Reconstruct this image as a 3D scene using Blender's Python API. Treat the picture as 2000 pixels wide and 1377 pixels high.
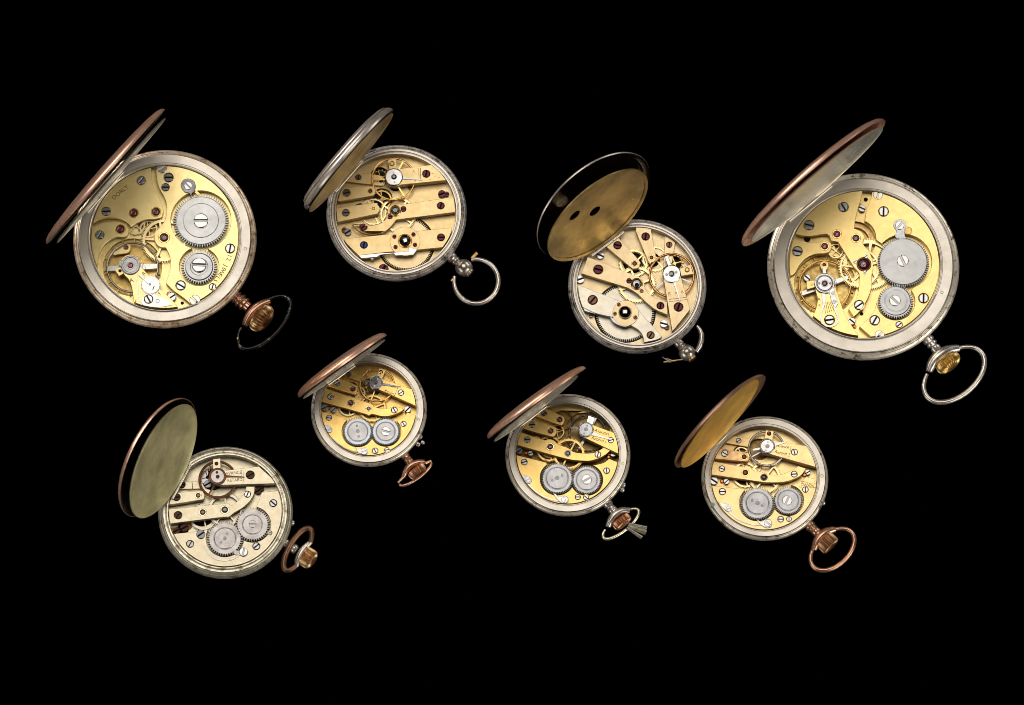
import bpy, bmesh, math, random
from mathutils import Vector, Matrix
from mathutils.geometry import tessellate_polygon, delaunay_2d_cdt

random.seed(7)
R_ = math.radians
S = 0.000133                       # metres for one photograph pixel (2000 px wide) on the table top
CX, CY = 1000.0, 688.5
TILT = R_(13.0)                    # the camera looks down, 13 degrees off the vertical
DIST = 1.6
ZREF = 45 * S                      # height of the movements above the table
ct, st = math.cos(TILT), math.sin(TILT)
HK = 2.2                           # movement heights below are written in units of 2.2 photograph pixels

scene = bpy.context.scene
for o in list(bpy.data.objects):
    bpy.data.objects.remove(o)

# ------------------------------------------------------------------ camera, world, lights, exposure
cam_d = bpy.data.cameras.new("camera")
cam = bpy.data.objects.new("camera", cam_d)
scene.collection.objects.link(cam)
scene.camera = cam
CAM = Vector((0, -DIST * st, ZREF + DIST * ct))
cam.location = CAM
cam.rotation_euler = (TILT, 0, 0)
cam_d.sensor_width = 36.0
cam_d.sensor_fit = 'HORIZONTAL'
cam_d.lens = 36.0 * DIST / (2000 * S)
cam_d.clip_start = 0.05
cam_d.clip_end = 20
cam_d.dof.use_dof = True
cam_d.dof.focus_distance = DIST
cam_d.dof.aperture_fstop = 14

world = bpy.data.worlds.new("World")
scene.world = world
world.use_nodes = True
world.node_tree.nodes["Background"].inputs[0].default_value = (0.9, 0.95, 1.0, 1)
world.node_tree.nodes["Background"].inputs[1].default_value = 0.004


def area_light(name, loc, target, sx, sy, radiance, col):
    d = bpy.data.lights.new(name, 'AREA')
    d.shape = 'RECTANGLE'
    d.size, d.size_y = sx, sy
    d.energy = radiance * sx * sy * math.pi
    d.color = col
    o = bpy.data.objects.new(name, d)
    scene.collection.objects.link(o)
    o.location = loc
    o.rotation_euler = (Vector(target) - Vector(loc)).to_track_quat('-Z', 'Y').to_euler()
    return o


area_light("softbox_overhead", (-0.04, 0.26, 0.95), (0, 0, 0), 0.62, 0.50, 2.25, (1.0, 0.935, 0.85))
area_light("added_fill_side", (0.80, -0.62, 0.50), (0, 0, 0), 0.8, 0.55, 3.6, (1.0, 0.96, 0.90))  # unseen fill panel, added to brighten cover insides and lower-right sides
area_light("added_fill_back", (-0.80, 0.75, 0.42), (0, 0, 0.02), 0.9, 0.55, 4.6, (1.0, 0.93, 0.88))  # unseen low panel, added to light the covers' outer faces
area_light("added_fill_front", (-0.75, -0.70, 0.45), (0, 0, 0), 0.8, 0.5, 1.6, (1.0, 0.96, 0.90))  # added fill, out of view, to lift the dark case edges
area_light("added_fill_far", (0.75, 0.80, 0.45), (0, 0, 0), 0.8, 0.5, 1.6, (1.0, 0.96, 0.92))  # out-of-view panel added to brighten case edges from the far side

scene.view_settings.view_transform = 'Standard'
scene.view_settings.look = 'None'
scene.view_settings.exposure = 0.34
scene.view_settings.gamma = 1.0
scene.view_settings.use_curve_mapping = False
scene.render.engine = 'CYCLES'
scene.cycles.use_denoising = True
scene.cycles.max_bounces = 8
scene.cycles.filter_width = 0.9
scene.unit_settings.system = 'METRIC'

# ------------------------------------------------------------------ pixel -> place


def pix(px, py, z):
    """Point of the horizontal plane at height z that the photograph shows at (px, py)."""
    x = (px - CX) * S
    y = (CY - py) * S
    d = Vector((x, y * ct + DIST * st, y * st - DIST * ct))     # right, up, -forward in world axes
    t = (z - CAM.z) / d.z
    return CAM + d * t


# ------------------------------------------------------------------ mesh helpers
def mesh_from(name, verts, faces, mats, mat_idx=None, smooth=35):
    me = bpy.data.meshes.new(name)
    me.from_pydata([tuple(v) for v in verts], [], faces)
    for m in mats:
        me.materials.append(m)
    if mat_idx:
        me.polygons.foreach_set('material_index', mat_idx)
    bm = bmesh.new()
    bm.from_mesh(me)
    bmesh.ops.recalc_face_normals(bm, faces=bm.faces)
    bm.to_mesh(me)
    bm.free()
    if smooth:
        me.polygons.foreach_set('use_smooth', [True] * len(me.polygons))
        me.set_sharp_from_angle(angle=R_(smooth))
    return me


def area2(p):
    return sum(p[i][0] * p[(i + 1) % len(p)][1] - p[(i + 1) % len(p)][0] * p[i][1] for i in range(len(p))) / 2


def clean(p, eps=1e-6):
    out = []
    for q in p:
        if not out or (abs(q[0] - out[-1][0]) + abs(q[1] - out[-1][1])) > eps:
            out.append((q[0], q[1]))
    if len(out) > 1 and abs(out[0][0] - out[-1][0]) + abs(out[0][1] - out[-1][1]) <= eps:
        out.pop()
    return out


def inset(p, d):
    """Offset a counter-clockwise loop inwards by d."""
    n = len(p)
    out = []
    for i in range(n):
        a, b, c = p[i - 1], p[i], p[(i + 1) % n]
        e1 = Vector((b[0] - a[0], b[1] - a[1])).normalized()
        e2 = Vector((c[0] - b[0], c[1] - b[1])).normalized()
        n1, n2 = Vector((-e1.y, e1.x)), Vector((-e2.y, e2.x))
        m = n1 + n2
        if m.length < 1e-4:
            m = n1.copy()
        m.normalize()
        k = max(0.45, m.dot(n1))
        out.append((b[0] + m.x * d / k, b[1] + m.y * d / k))
    return out


def prism(outer, holes, z0, z1, ch):
    """Solid plate with chamfered upper edges and through holes."""
    loops = []
    o = clean(outer)
    if area2(o) < 0:
        o.reverse()
    loops.append(o)
    for h in holes or []:
        h = clean(h)
        if area2(h) > 0:
            h.reverse()
        loops.append(h)
    verts, faces = [], []
    tops = []
    for lp in loops:
        top = inset(lp, ch)
        n = len(lp)
        b = len(verts)
        verts += [(x, y, z1) for x, y in top]
        verts += [(x, y, z1 - ch) for x, y in lp]
        verts += [(x, y, z0) for x, y in lp]
        tops.append((b, n))
        for i in range(n):
            j = (i + 1) % n
            faces.append((b + i, b + n + i, b + n + j, b + j))
            faces.append((b + n + i, b + 2 * n + i, b + 2 * n + j, b + n + j))
    idx = [b + i for b, n in tops for i in range(n)]
    tri = tessellate_polygon([[Vector((verts[b + i][0], verts[b + i][1], 0)) for i in range(n)] for b, n in tops])
    for t in tri:
        faces.append(tuple(idx[k] for k in t))
    return verts, faces


def lathe(profile, n=64, close=False):
    verts, faces = [], []
    m = len(profile)
    for r, z in profile:
        for i in range(n):
            a = 2 * math.pi * i / n
            verts.append((r * math.cos(a), r * math.sin(a), z))
    for k in range(m if close else m - 1):
        k2 = (k + 1) % m
        for i in range(n):
            j = (i + 1) % n
            faces.append((k * n + i, k * n + j, k2 * n + j, k2 * n + i))
    if not close:
        for k in (0, m - 1):
            if profile[k][0] > 0:
                faces.append(tuple(k * n + i for i in range(n)))
    return verts, faces


def hold(prof, d=0.35 * S):
    """support loops next to the corners, so that flat faces shade flat"""
    out = []
    for i in range(len(prof) - 1):
        (r0, z0), (r1, z1) = prof[i], prof[i + 1]
        out.append((r0, z0))
        ln = math.hypot(r1 - r0, z1 - z0)
        if ln > 4 * d:
            for t in (d / ln, 1 - d / ln):
                out.append((r0 + (r1 - r0) * t, z0 + (z1 - z0) * t))
    out.append(prof[-1])
    return out


def tube(pts, radii, n=10, closed=False, flat=1.0, caps=True):
    """Round bar along a 3-D polyline; flat squashes it vertically."""
    verts, faces = [], []
    m = len(pts)
    P = [Vector(p) for p in pts]
    for i in range(m):
        a = P[i - 1] if (i > 0 or closed) else P[i]
        b = P[(i + 1) % m] if (i < m - 1 or closed) else P[i]
        t = (b - a).normalized()
        up = Vector((0, 0, 1))
        if abs(t.z) > 0.95:
            up = Vector((1, 0, 0))
        s = t.cross(up).normalized()
        u = s.cross(t).normalized()
        r = radii[i] if isinstance(radii, (list, tuple)) else radii
        for k in range(n):
            an = 2 * math.pi * k / n
            verts.append(P[i] + s * (r * math.cos(an)) + u * (r * flat * math.sin(an)))
    for i in range(m if closed else m - 1):
        i2 = (i + 1) % m
        for k in range(n):
            k2 = (k + 1) % n
            faces.append((i * n + k, i * n + k2, i2 * n + k2, i2 * n + k))
    if not closed and caps:
        faces.append(tuple(range(n)))
        faces.append(tuple((m - 1) * n + k for k in range(n)))
    return verts, faces


def circle(cx, cy, r, n=24, a0=0.0):
    return [(cx + r * math.cos(a0 + 2 * math.pi * i / n), cy + r * math.sin(a0 + 2 * math.pi * i / n)) for i in range(n)]


def gear_outline(r, n, depth, duty=0.5, skew=0.0):
    out = []
    for i in range(n):
        a = 2 * math.pi * i / n
        p = 2 * math.pi / n
        out.append(((r - depth) * math.cos(a), (r - depth) * math.sin(a)))
        out.append((r * math.cos(a + p * (0.14 + skew)), r * math.sin(a + p * (0.14 + skew))))
        out.append((r * math.cos(a + p * (duty - 0.10 + skew)), r * math.sin(a + p * (duty - 0.10 + skew))))
        out.append(((r - depth) * math.cos(a + p * duty), (r - depth) * math.sin(a + p * duty)))
    return out


def spoke_holes(r_in, r_out, n, width, a0=0.0):
    hs = []
    for i in range(n):
        b = a0 + 2 * math.pi * i / n
        e = a0 + 2 * math.pi * (i + 1) / n
        do, di = math.asin(min(0.9, width / 2 / r_out)), math.asin(min(0.9, width / 2 / r_in))
        h = []
        for k in range(13):
            a = b + do + (e - b - 2 * do) * k / 12
            h.append((r_out * math.cos(a), r_out * math.sin(a)))
        for k in range(7):
            a = e - di - (e - b - 2 * di) * k / 6
            h.append((r_in * math.cos(a), r_in * math.sin(a)))
        hs.append(h)
    return hs


def clip_circle(poly, cx, cy, r, n=120):
    c = circle(cx, cy, r, n)
    out = list(poly)
    for i in range(n):
        a, b = c[i], c[(i + 1) % n]
        ex, ey = b[0] - a[0], b[1] - a[1]
        side = lambda p: ex * (p[1] - a[1]) - ey * (p[0] - a[0])
        src, out = out, []
        for k in range(len(src)):
            p, q = src[k - 1], src[k]
            sp, sq = side(p), side(q)
            if sq >= 0:
                if sp < 0:
                    t = sp / (sp - sq)
                    out.append((p[0] + t * (q[0] - p[0]), p[1] + t * (q[1] - p[1])))
                out.append(q)
            elif sp >= 0:
                t = sp / (sp - sq)
                out.append((p[0] + t * (q[0] - p[0]), p[1] + t * (q[1] - p[1])))
    return out


def spline(items, n=7):
    """Closed outline: (u, v) smooth point, (u, v, 1) corner, ('a', cu, cv, r, a0, a1) arc (degrees, v downwards)."""
    pts = []
    for it in items:
        if it[0] == 'a':
            _, cu, cv, r, a0, a1 = it
            k = max(4, int(abs(a1 - a0) / 7))
            for i in range(k + 1):
                a = R_(a0 + (a1 - a0) * i / k)
                pts.append((cu + r * math.cos(a), cv + r * 0.974 * math.sin(a), 1))
        else:
            pts.append((it[0], it[1], it[2] if len(it) > 2 else 0))
    out = []
    m = len(pts)
    for i in range(m):
        p1, p2 = pts[i], pts[(i + 1) % m]
        out.append((p1[0], p1[1]))
        if p1[2] and p2[2]:
            continue
        p0 = pts[i - 1] if not p1[2] else (2 * p1[0] - p2[0], 2 * p1[1] - p2[1])
        p3 = pts[(i + 2) % m] if not p2[2] else (2 * p2[0] - p1[0], 2 * p2[1] - p1[1])
        for k in range(1, n):
            t = k / n
            q = []
            for d in (0, 1):
                q.append(0.5 * (2 * p1[d] + (p2[d] - p0[d]) * t + (2 * p0[d] - 5 * p1[d] + 4 * p2[d] - p3[d]) * t * t
                                + (3 * p1[d] - p0[d] - 3 * p2[d] + p3[d]) * t ** 3))
            out.append(tuple(q))
    return out


# ------------------------------------------------------------------ materials
def metal(name, col, rough=0.3, col2=None, patch=(0.45, 0.65), pscale=350, grain=0.0, gscale=7000, rvar=0.12, metallic=1.0,
          speck=0.0, speck_col=(0.02, 0.018, 0.012), sscale=2600, aniso=0.0, ring=0.0, scratch=0.0, spec=0.5):
    m = bpy.data.materials.new(name)
    m.use_nodes = True
    nt = m.node_tree
    N, L = nt.nodes, nt.links
    b = N['Principled BSDF']
    b.inputs['Metallic'].default_value = metallic
    b.inputs['Roughness'].default_value = rough
    b.inputs['Specular IOR Level'].default_value = spec
    tc = N.new('ShaderNodeTexCoord')
    geo = N.new('ShaderNodeObjectInfo')
    off = N.new('ShaderNodeVectorMath')
    off.operation = 'MULTIPLY_ADD'
    off.inputs[1].default_value = (1, 1, 1)
    L.new(tc.outputs['Object'], off.inputs[0])
    cmb = N.new('ShaderNodeCombineXYZ')
    for i in range(3):
        L.new(geo.outputs['Random'], cmb.inputs[i])
    L.new(cmb.outputs[0], off.inputs[2])
    vec = off.outputs[0]

    def noise(scale, detail=4.0, rgh=0.6, v=None):
        n = N.new('ShaderNodeTexNoise')
        n.inputs['Scale'].default_value = scale
        n.inputs['Detail'].default_value = detail
        n.inputs['Roughness'].default_value = rgh
        L.new(v or vec, n.inputs['Vector'])
        return n.outputs['Fac']

    def ramp(fac, a, c):
        r = N.new('ShaderNodeMapRange')
        r.inputs['From Min'].default_value = a
        r.inputs['From Max'].default_value = c
        L.new(fac, r.inputs['Value'])
        return r.outputs[0]

    def mix(fac, a, c):
        x = N.new('ShaderNodeMix')
        x.data_type = 'RGBA'
        for sock, val in ((x.inputs[6], a), (x.inputs[7], c)):
            if isinstance(val, tuple):
                sock.default_value = (*val, 1)
            else:
                L.new(val, sock)
        L.new(fac, x.inputs[0])
        return x.outputs[2]

    big = noise(pscale, 6.0, 0.65)
    c = col
    if col2:
        f = ramp(big, patch[0], patch[1])
        c = mix(f, col, col2)
    if speck > 0:
        f = ramp(noise(sscale, 3.0, 0.6), 0.80 - speck * 0.25, 0.86 - speck * 0.25)
        c = mix(f, c, speck_col)
        f2 = ramp(noise(sscale * 0.23, 6.0, 0.7), 0.80 - speck * 0.2, 0.88 - speck * 0.2)
        c = mix(f2, c, tuple(x * 1.6 for x in speck_col))
    if isinstance(c, tuple):
        b.inputs['Base Color'].default_value = (*c, 1)
    else:
        L.new(c, b.inputs['Base Color'])
    rr = N.new('ShaderNodeMapRange')
    rr.inputs['From Min'].default_value = 0.3
    rr.inputs['From Max'].default_value = 0.7
    rr.inputs['To Min'].default_value = max(0.03, rough - rvar)
    rr.inputs['To Max'].default_value = min(1, rough + rvar)
    L.new(noise(pscale * 2.2, 5.0, 0.7), rr.inputs['Value'])
    L.new(rr.outputs[0], b.inputs['Roughness'])
    hgt = None
    if grain > 0:
        hgt = noise(gscale, 3.0, 0.7)
        dist = 0.000012
    if ring > 0:                                   # concentric turning or brushing marks round the piece's own axis
        sp = N.new('ShaderNodeSeparateXYZ')
        L.new(tc.outputs['Object'], sp.inputs[0])
        ln = N.new('ShaderNodeVectorMath')
        ln.operation = 'LENGTH'
        c2 = N.new('ShaderNodeCombineXYZ')
        L.new(sp.outputs[0], c2.inputs[0])
        L.new(sp.outputs[1], c2.inputs[1])
        L.new(c2.outputs[0], ln.inputs[0])
        c3 = N.new('ShaderNodeCombineXYZ')
        L.new(ln.outputs['Value'], c3.inputs[0])
        hgt = noise(9000, 2.0, 0.6, c3.outputs[0])
        grain = ring
        dist = 0.000012
    if hgt is not None:
        bp = N.new('ShaderNodeBump')
        bp.inputs['Strength'].default_value = grain
        bp.inputs['Distance'].default_value = dist
        L.new(hgt, bp.inputs['Height'])
        L.new(bp.outputs[0], b.inputs['Normal'])
    if aniso:
        tg = N.new('ShaderNodeTangent')
        tg.direction_type = 'RADIAL'
        tg.axis = 'Z'
        L.new(tg.outputs[0], b.inputs['Tangent'])
        b.inputs['Anisotropic'].default_value = aniso
    return m


def plain(name, col, rough=0.5, metallic=0.0, spec=0.5, trans=0.0, coat=0.0):
    m = bpy.data.materials.new(name)
    m.use_nodes = True
    b = m.node_tree.nodes['Principled BSDF']
    b.inputs['Base Color'].default_value = (*col, 1)
    b.inputs['Roughness'].default_value = rough
    b.inputs['Metallic'].default_value = metallic
    b.inputs['Specular IOR Level'].default_value = spec
    b.inputs['Transmission Weight'].default_value = trans
    b.inputs['Coat Weight'].default_value = coat
    return m


M = {}
M['black'] = plain('black_velvet', (0.0, 0.0, 0.0), 1.0, 0.0, 0.0)
# gilt plates, one finish per watch
M['gilt_a'] = metal('frosted_gilt_lemon', (0.82, 0.67, 0.33), 0.36, (0.76, 0.61, 0.29), grain=0.16, speck=0.12, rvar=0.03)
M['gilt_b'] = metal('frosted_gilt_pale', (0.74, 0.56, 0.28), 0.42, (0.78, 0.62, 0.35), grain=0.16, speck=0.22, rvar=0.03)
M['gilt_c'] = metal('frosted_gilt_cream', (0.74, 0.58, 0.34), 0.42, (0.78, 0.64, 0.42), grain=0.16, speck=0.22, rvar=0.03)
M['gilt_d'] = metal('frosted_gilt_yellow', (0.86, 0.65, 0.28), 0.34, (0.80, 0.59, 0.24), grain=0.16, speck=0.10, rvar=0.03)
M['gilt_e'] = metal('tarnished_gilt_ivory', (0.72, 0.645, 0.48), 0.40, (0.66, 0.585, 0.42), grain=0.16, speck=0.30, rvar=0.03)
M['gilt_f'] = metal('frosted_gilt_deep', (0.80, 0.54, 0.19), 0.34, (0.74, 0.48, 0.16), grain=0.16, speck=0.08, rvar=0.03)
M['gilt_h'] = metal('frosted_gilt_blushed', (0.84, 0.64, 0.31), 0.36, (0.80, 0.52, 0.28), (0.52, 0.70), 220, grain=0.16, speck=0.15, rvar=0.03)
M['blush'] = metal('coppery_gilt', (0.80, 0.52, 0.28), 0.38, (0.84, 0.60, 0.30), grain=0.16, speck=0.15)
M['silver_plate'] = metal('frosted_silver_gilt', (0.64, 0.60, 0.51), 0.40, (0.68, 0.62, 0.50), grain=0.16, speck=0.18, rvar=0.04)
M['brass'] = metal('wheel_brass', (0.62, 0.43, 0.15), 0.30, (0.55, 0.37, 0.12), rvar=0.08)
M['brass_pale'] = metal('wheel_brass_pale', (0.74, 0.61, 0.33), 0.30, (0.66, 0.52, 0.26), rvar=0.08)
M['brass_mid'] = metal('shaded_brass', (0.58, 0.41, 0.15), 0.36, (0.46, 0.31, 0.10))
M['brass_dim'] = metal('shade_dimmed_brass', (0.34, 0.22, 0.08), 0.4, (0.20, 0.13, 0.05), metallic=0.8)  # brass darkened so the pit floors carry recess shade in their colour
M['gold'] = metal('balance_gilt', (0.83, 0.52, 0.18), 0.24, (0.74, 0.42, 0.12), rvar=0.08)
M['copper_ring'] = metal('balance_copper', (0.80, 0.42, 0.16), 0.24, (0.70, 0.34, 0.11), rvar=0.08)
M['rust_ring'] = metal('balance_rusted', (0.17, 0.07, 0.03), 0.5, (0.28, 0.11, 0.04), metallic=0.6, grain=0.4)
M['steel'] = metal('polished_steel', (0.34, 0.345, 0.36), 0.24, (0.29, 0.295, 0.31), rvar=0.06)
M['steel_ring'] = metal('turned_steel', (0.37, 0.37, 0.38), 0.30, (0.32, 0.32, 0.33), ring=0.04, rvar=0.05, aniso=0.7)
M['steel_sun'] = metal('sunray_steel', (0.42, 0.425, 0.43), 0.32, None, ring=0.03, rvar=0.04, aniso=0.75)
M['steel_blue'] = metal('bluish_steel', (0.30, 0.33, 0.37), 0.24, (0.26, 0.28, 0.32), rvar=0.06)
M['steel_bright'] = metal('bright_steel', (0.50, 0.495, 0.49), 0.26, (0.44, 0.435, 0.43), rvar=0.06)
M['steel_worn'] = metal('stained_steel', (0.40, 0.38, 0.37), 0.32, (0.30, 0.27, 0.26), speck=0.22, speck_col=(0.08, 0.03, 0.015), rvar=0.04)
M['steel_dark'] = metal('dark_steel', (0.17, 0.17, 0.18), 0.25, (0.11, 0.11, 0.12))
M['steel_black'] = metal('blackened_steel', (0.03, 0.03, 0.032), 0.12, None)
M['purple'] = metal('plum_steel', (0.065, 0.018, 0.022), 0.22, (0.042, 0.014, 0.024))
M['blue'] = metal('blued_steel', (0.02, 0.03, 0.10), 0.22, (0.015, 0.02, 0.06))
M['brown'] = metal('browned_steel', (0.14, 0.07, 0.045), 0.3, (0.09, 0.05, 0.035))
M['rust'] = metal('rusted_screw', (0.05, 0.02, 0.009), 0.45, (0.20, 0.075, 0.02), (0.52, 0.66), 1800, metallic=0.5, grain=0.5)
M['rust_stain'] = metal('rust_stain', (0.40, 0.16, 0.04), 0.6, (0.62, 0.36, 0.12), (0.4, 0.6), 1500, metallic=0.3)
M['copper'] = metal('copper_stud', (0.60, 0.20, 0.07), 0.25, (0.5, 0.16, 0.05))
M['slot'] = plain('slot_shade_grime', (0.012, 0.011, 0.010), 0.7, 0.0, 0.2)  # near-black colour puts shade, with grime, into screw slots and holes
M['dark'] = plain('shaded_cavity', (0.03, 0.022, 0.012), 0.5, 0.3, 0.3)  # near-black floor colour stands in for the shade down in the pits
M['ink'] = plain('engraved_groove', (0.12, 0.085, 0.035), 0.6, 0.4, 0.3)
M['ink_soft'] = plain('engraved_groove_shallow', (0.33, 0.24, 0.10), 0.5, 0.7, 0.3)
M['ruby'] = plain('ruby', (0.10, 0.004, 0.012), 0.04, 0.0, 0.8, 0.0, 0.6)
M['ruby_pink'] = plain('ruby_magenta', (0.22, 0.008, 0.045), 0.04, 0.0, 0.8, 0.0, 0.6)
M['ruby_plum'] = plain('ruby_purple', (0.08, 0.012, 0.07), 0.04, 0.0, 0.8, 0.0, 0.6)
M['setting'] = metal('jewel_setting', (0.86, 0.66, 0.28), 0.14, (0.8, 0.6, 0.25))
M['cream'] = metal('polished_countersink', (0.92, 0.80, 0.52), 0.14, None)
# cases
SILV = (0.78, 0.74, 0.68)
M['case_silver'] = metal('case_silver', (0.59, 0.55, 0.49), 0.37, (0.52, 0.475, 0.41), (0.40, 0.75), 70, speck=0.22, ring=0.10, rvar=0.05)
M['case_edge'] = metal('tarnished_case_edge', (0.80, 0.73, 0.61), 0.36, (0.17, 0.12, 0.07), (0.52, 0.64), 520, grain=0.5, gscale=3500, speck=0.5, metallic=0.7)
M['case_worn'] = metal('worn_case_silver', (0.78, 0.74, 0.69), 0.30, (0.17, 0.15, 0.13), (0.52, 0.66), 420, grain=0.5, gscale=3500, speck=0.45, metallic=0.75)
M['case_olive'] = metal('tarnished_olive_silver', (0.66, 0.62, 0.50), 0.32, (0.20, 0.16, 0.09), (0.52, 0.66), 380, grain=0.5, gscale=3500, speck=0.45, metallic=0.75)
M['rose_edge'] = metal('worn_rose_edge', (0.86, 0.72, 0.55), 0.36, (0.42, 0.26, 0.11), (0.50, 0.64), 420, grain=0.5, gscale=3500, speck=0.5, metallic=0.7)
M['rose'] = metal('rose_gold_cover', (0.84, 0.52, 0.39), 0.28, (0.66, 0.34, 0.20), (0.40, 0.68), 60, metallic=0.68, rvar=0.05, speck=0.05)
M['rose_shaded'] = metal('shaded_rose_cover', (0.36, 0.20, 0.13), 0.34, (0.20, 0.12, 0.09), (0.40, 0.65), 60, metallic=0.62, rvar=0.08)  # rose cover metal with its shade put into a darker base colour
M['silver_cover'] = metal('silver_cover', (0.62, 0.56, 0.50), 0.30, (0.46, 0.40, 0.35), (0.42, 0.68), 90, metallic=0.7, speck=0.10)
M['cuvette_silver'] = metal('cuvette_nickel_silver', (0.88, 0.84, 0.72), 0.20, (0.74, 0.70, 0.56), (0.40, 0.65), 90, metallic=0.6, rvar=0.04, speck=0.1)
M['cuvette_brass'] = metal('cuvette_brass_patina', (0.60, 0.43, 0.16), 0.34, (0.27, 0.20, 0.08), (0.40, 0.66), 110, metallic=0.75, speck=0.5, sscale=2600, rvar=0.08)
M['cuvette_gold'] = metal('cuvette_gilt', (0.92, 0.56, 0.11), 0.48, (0.66, 0.40, 0.08), (0.38, 0.64), 110, metallic=0.7, speck=0.12)
M['cuvette_olive'] = metal('cuvette_olive_patina', (0.64, 0.585, 0.32), 0.52, (0.38, 0.35, 0.18), (0.36, 0.64), 120, metallic=0.65, speck=0.42, grain=0.3, gscale=1500)
M['cover_inside'] = metal('dark_cover_inside', (0.10, 0.09, 0.08), 0.18, None)
M['pend_rose'] = metal('pendant_rose', (0.66, 0.38, 0.26), 0.26, (0.50, 0.26, 0.16), (0.42, 0.62), 300, speck=0.22, metallic=0.8)
M['pend_silver'] = metal('pendant_silver', (0.72, 0.67, 0.61), 0.26, (0.52, 0.46, 0.40), (0.42, 0.66), 300, speck=0.26, metallic=0.8)
M['crown_gold'] = metal('crown_gilt', (0.78, 0.54, 0.20), 0.34, (0.40, 0.24, 0.08), (0.42, 0.65), 500, metallic=0.92, rvar=0.05)
M['crown_bronze'] = metal('crown_bronze', (0.66, 0.44, 0.23), 0.34, (0.38, 0.20, 0.09), (0.42, 0.65), 500, metallic=0.92, rvar=0.05)
M['crown_copper'] = metal('crown_copper', (0.62, 0.34, 0.20), 0.34, (0.42, 0.18, 0.08), (0.42, 0.65), 500, metallic=0.92, rvar=0.05)
M['crown_brown'] = metal('crown_brown', (0.48, 0.28, 0.15), 0.34, (0.22, 0.12, 0.06), (0.42, 0.65), 500, metallic=0.92, rvar=0.05)
M['bow_dark'] = metal('blackened_bow', (0.028, 0.028, 0.03), 0.30, (0.42, 0.34, 0.22), (0.58, 0.70), 500)
M['bow_brown'] = metal('brown_bow', (0.22, 0.115, 0.06), 0.34, (0.15, 0.08, 0.045), (0.42, 0.65), 300, metallic=0.8)
M['bow_brass'] = metal('pale_brass_bow', (0.80, 0.75, 0.56), 0.24, (0.52, 0.46, 0.28), (0.42, 0.65), 300, metallic=0.8)
M['verdigris'] = plain('verdigris', (0.20, 0.36, 0.31), 0.7)
M['thread'] = plain('cotton_thread', (0.6, 0.58, 0.52), 0.9)

# ------------------------------------------------------------------ table
v, f = [(-3, -3, 0), (3, -3, 0), (3, 3, 0), (-3, 3, 0)], [(0, 1, 2, 3)]
table = bpy.data.objects.new("table_surface", mesh_from("table_surface", v, f, [M['black']], smooth=0))
table["kind"] = "structure"
scene.collection.objects.link(table)

# ------------------------------------------------------------------ shared small meshes (unit radius)
_cache = {}


def screw_mesh(mat):
    key = ('screw', mat)
    if key not in _cache:
        verts, faces, mi = [], [], []
        w = 0.13
        for s in (1, -1):
            a0 = math.asin(w)
            pts = []
            for i in range(15):
                a = a0 + (math.pi - 2 * a0) * i / 14
                pts.append((math.cos(a), s * math.sin(a)))
            vv, ff = prism(pts, None, -0.5, 0.16, 0.10)
            b = len(verts)
            verts += vv
            faces += [tuple(b + k for k in q) for q in ff]
            mi += [0] * len(ff)
        b = len(verts)
        verts += [(x, y, -0.22) for x, y in circle(0, 0, 0.97, 24)]
        faces.append(tuple(b + i for i in range(24)))
        mi.append(1)
        _cache[key] = mesh_from('screw', verts, faces, [M[mat], M['slot']], mi, 30)
    return _cache[key]


def jewel_mesh(stone, ring, dot=None):
    key = ('jewel', stone, ring, dot)
    if key not in _cache:
        verts, faces, mi = [], [], []
        vv, ff = lathe([(0.76, -0.35), (0.80, -0.05), (0.85, 0.03), (0.95, 0.03), (1.0, -0.03), (1.0, -0.5)], 28)
        ff = ff[:-2]
        verts += vv
        faces += ff
        mi += [0] * len(ff)
        vv, ff = lathe([(0.79, -0.26), (0.6, -0.14), (0.34, -0.08), (0.12, -0.10), (0.10, -0.2), (0, -0.2)], 24)
        ff = [q for q in ff if len(q) <= 4]
        b = len(verts)
        verts += vv
        faces += [tuple(b + k for k in q) for q in ff]
        mi += [1] * len(ff)
        mats = [M[ring], M[stone]]
        if dot:
            vv, ff = lathe([(0.17, -0.2), (0.17, -0.02), (0.10, 0.03), (0, 0.03)], 12)
            ff = [q for q in ff if len(q) <= 4]
            b = len(verts)
            verts += vv
            faces += [tuple(b + k for k in q) for q in ff]
            mi += [2] * len(ff)
            mats.append(M[dot])
        _cache[key] = mesh_from('jewel', verts, faces, mats, mi, 40)
    return _cache[key]


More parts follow.
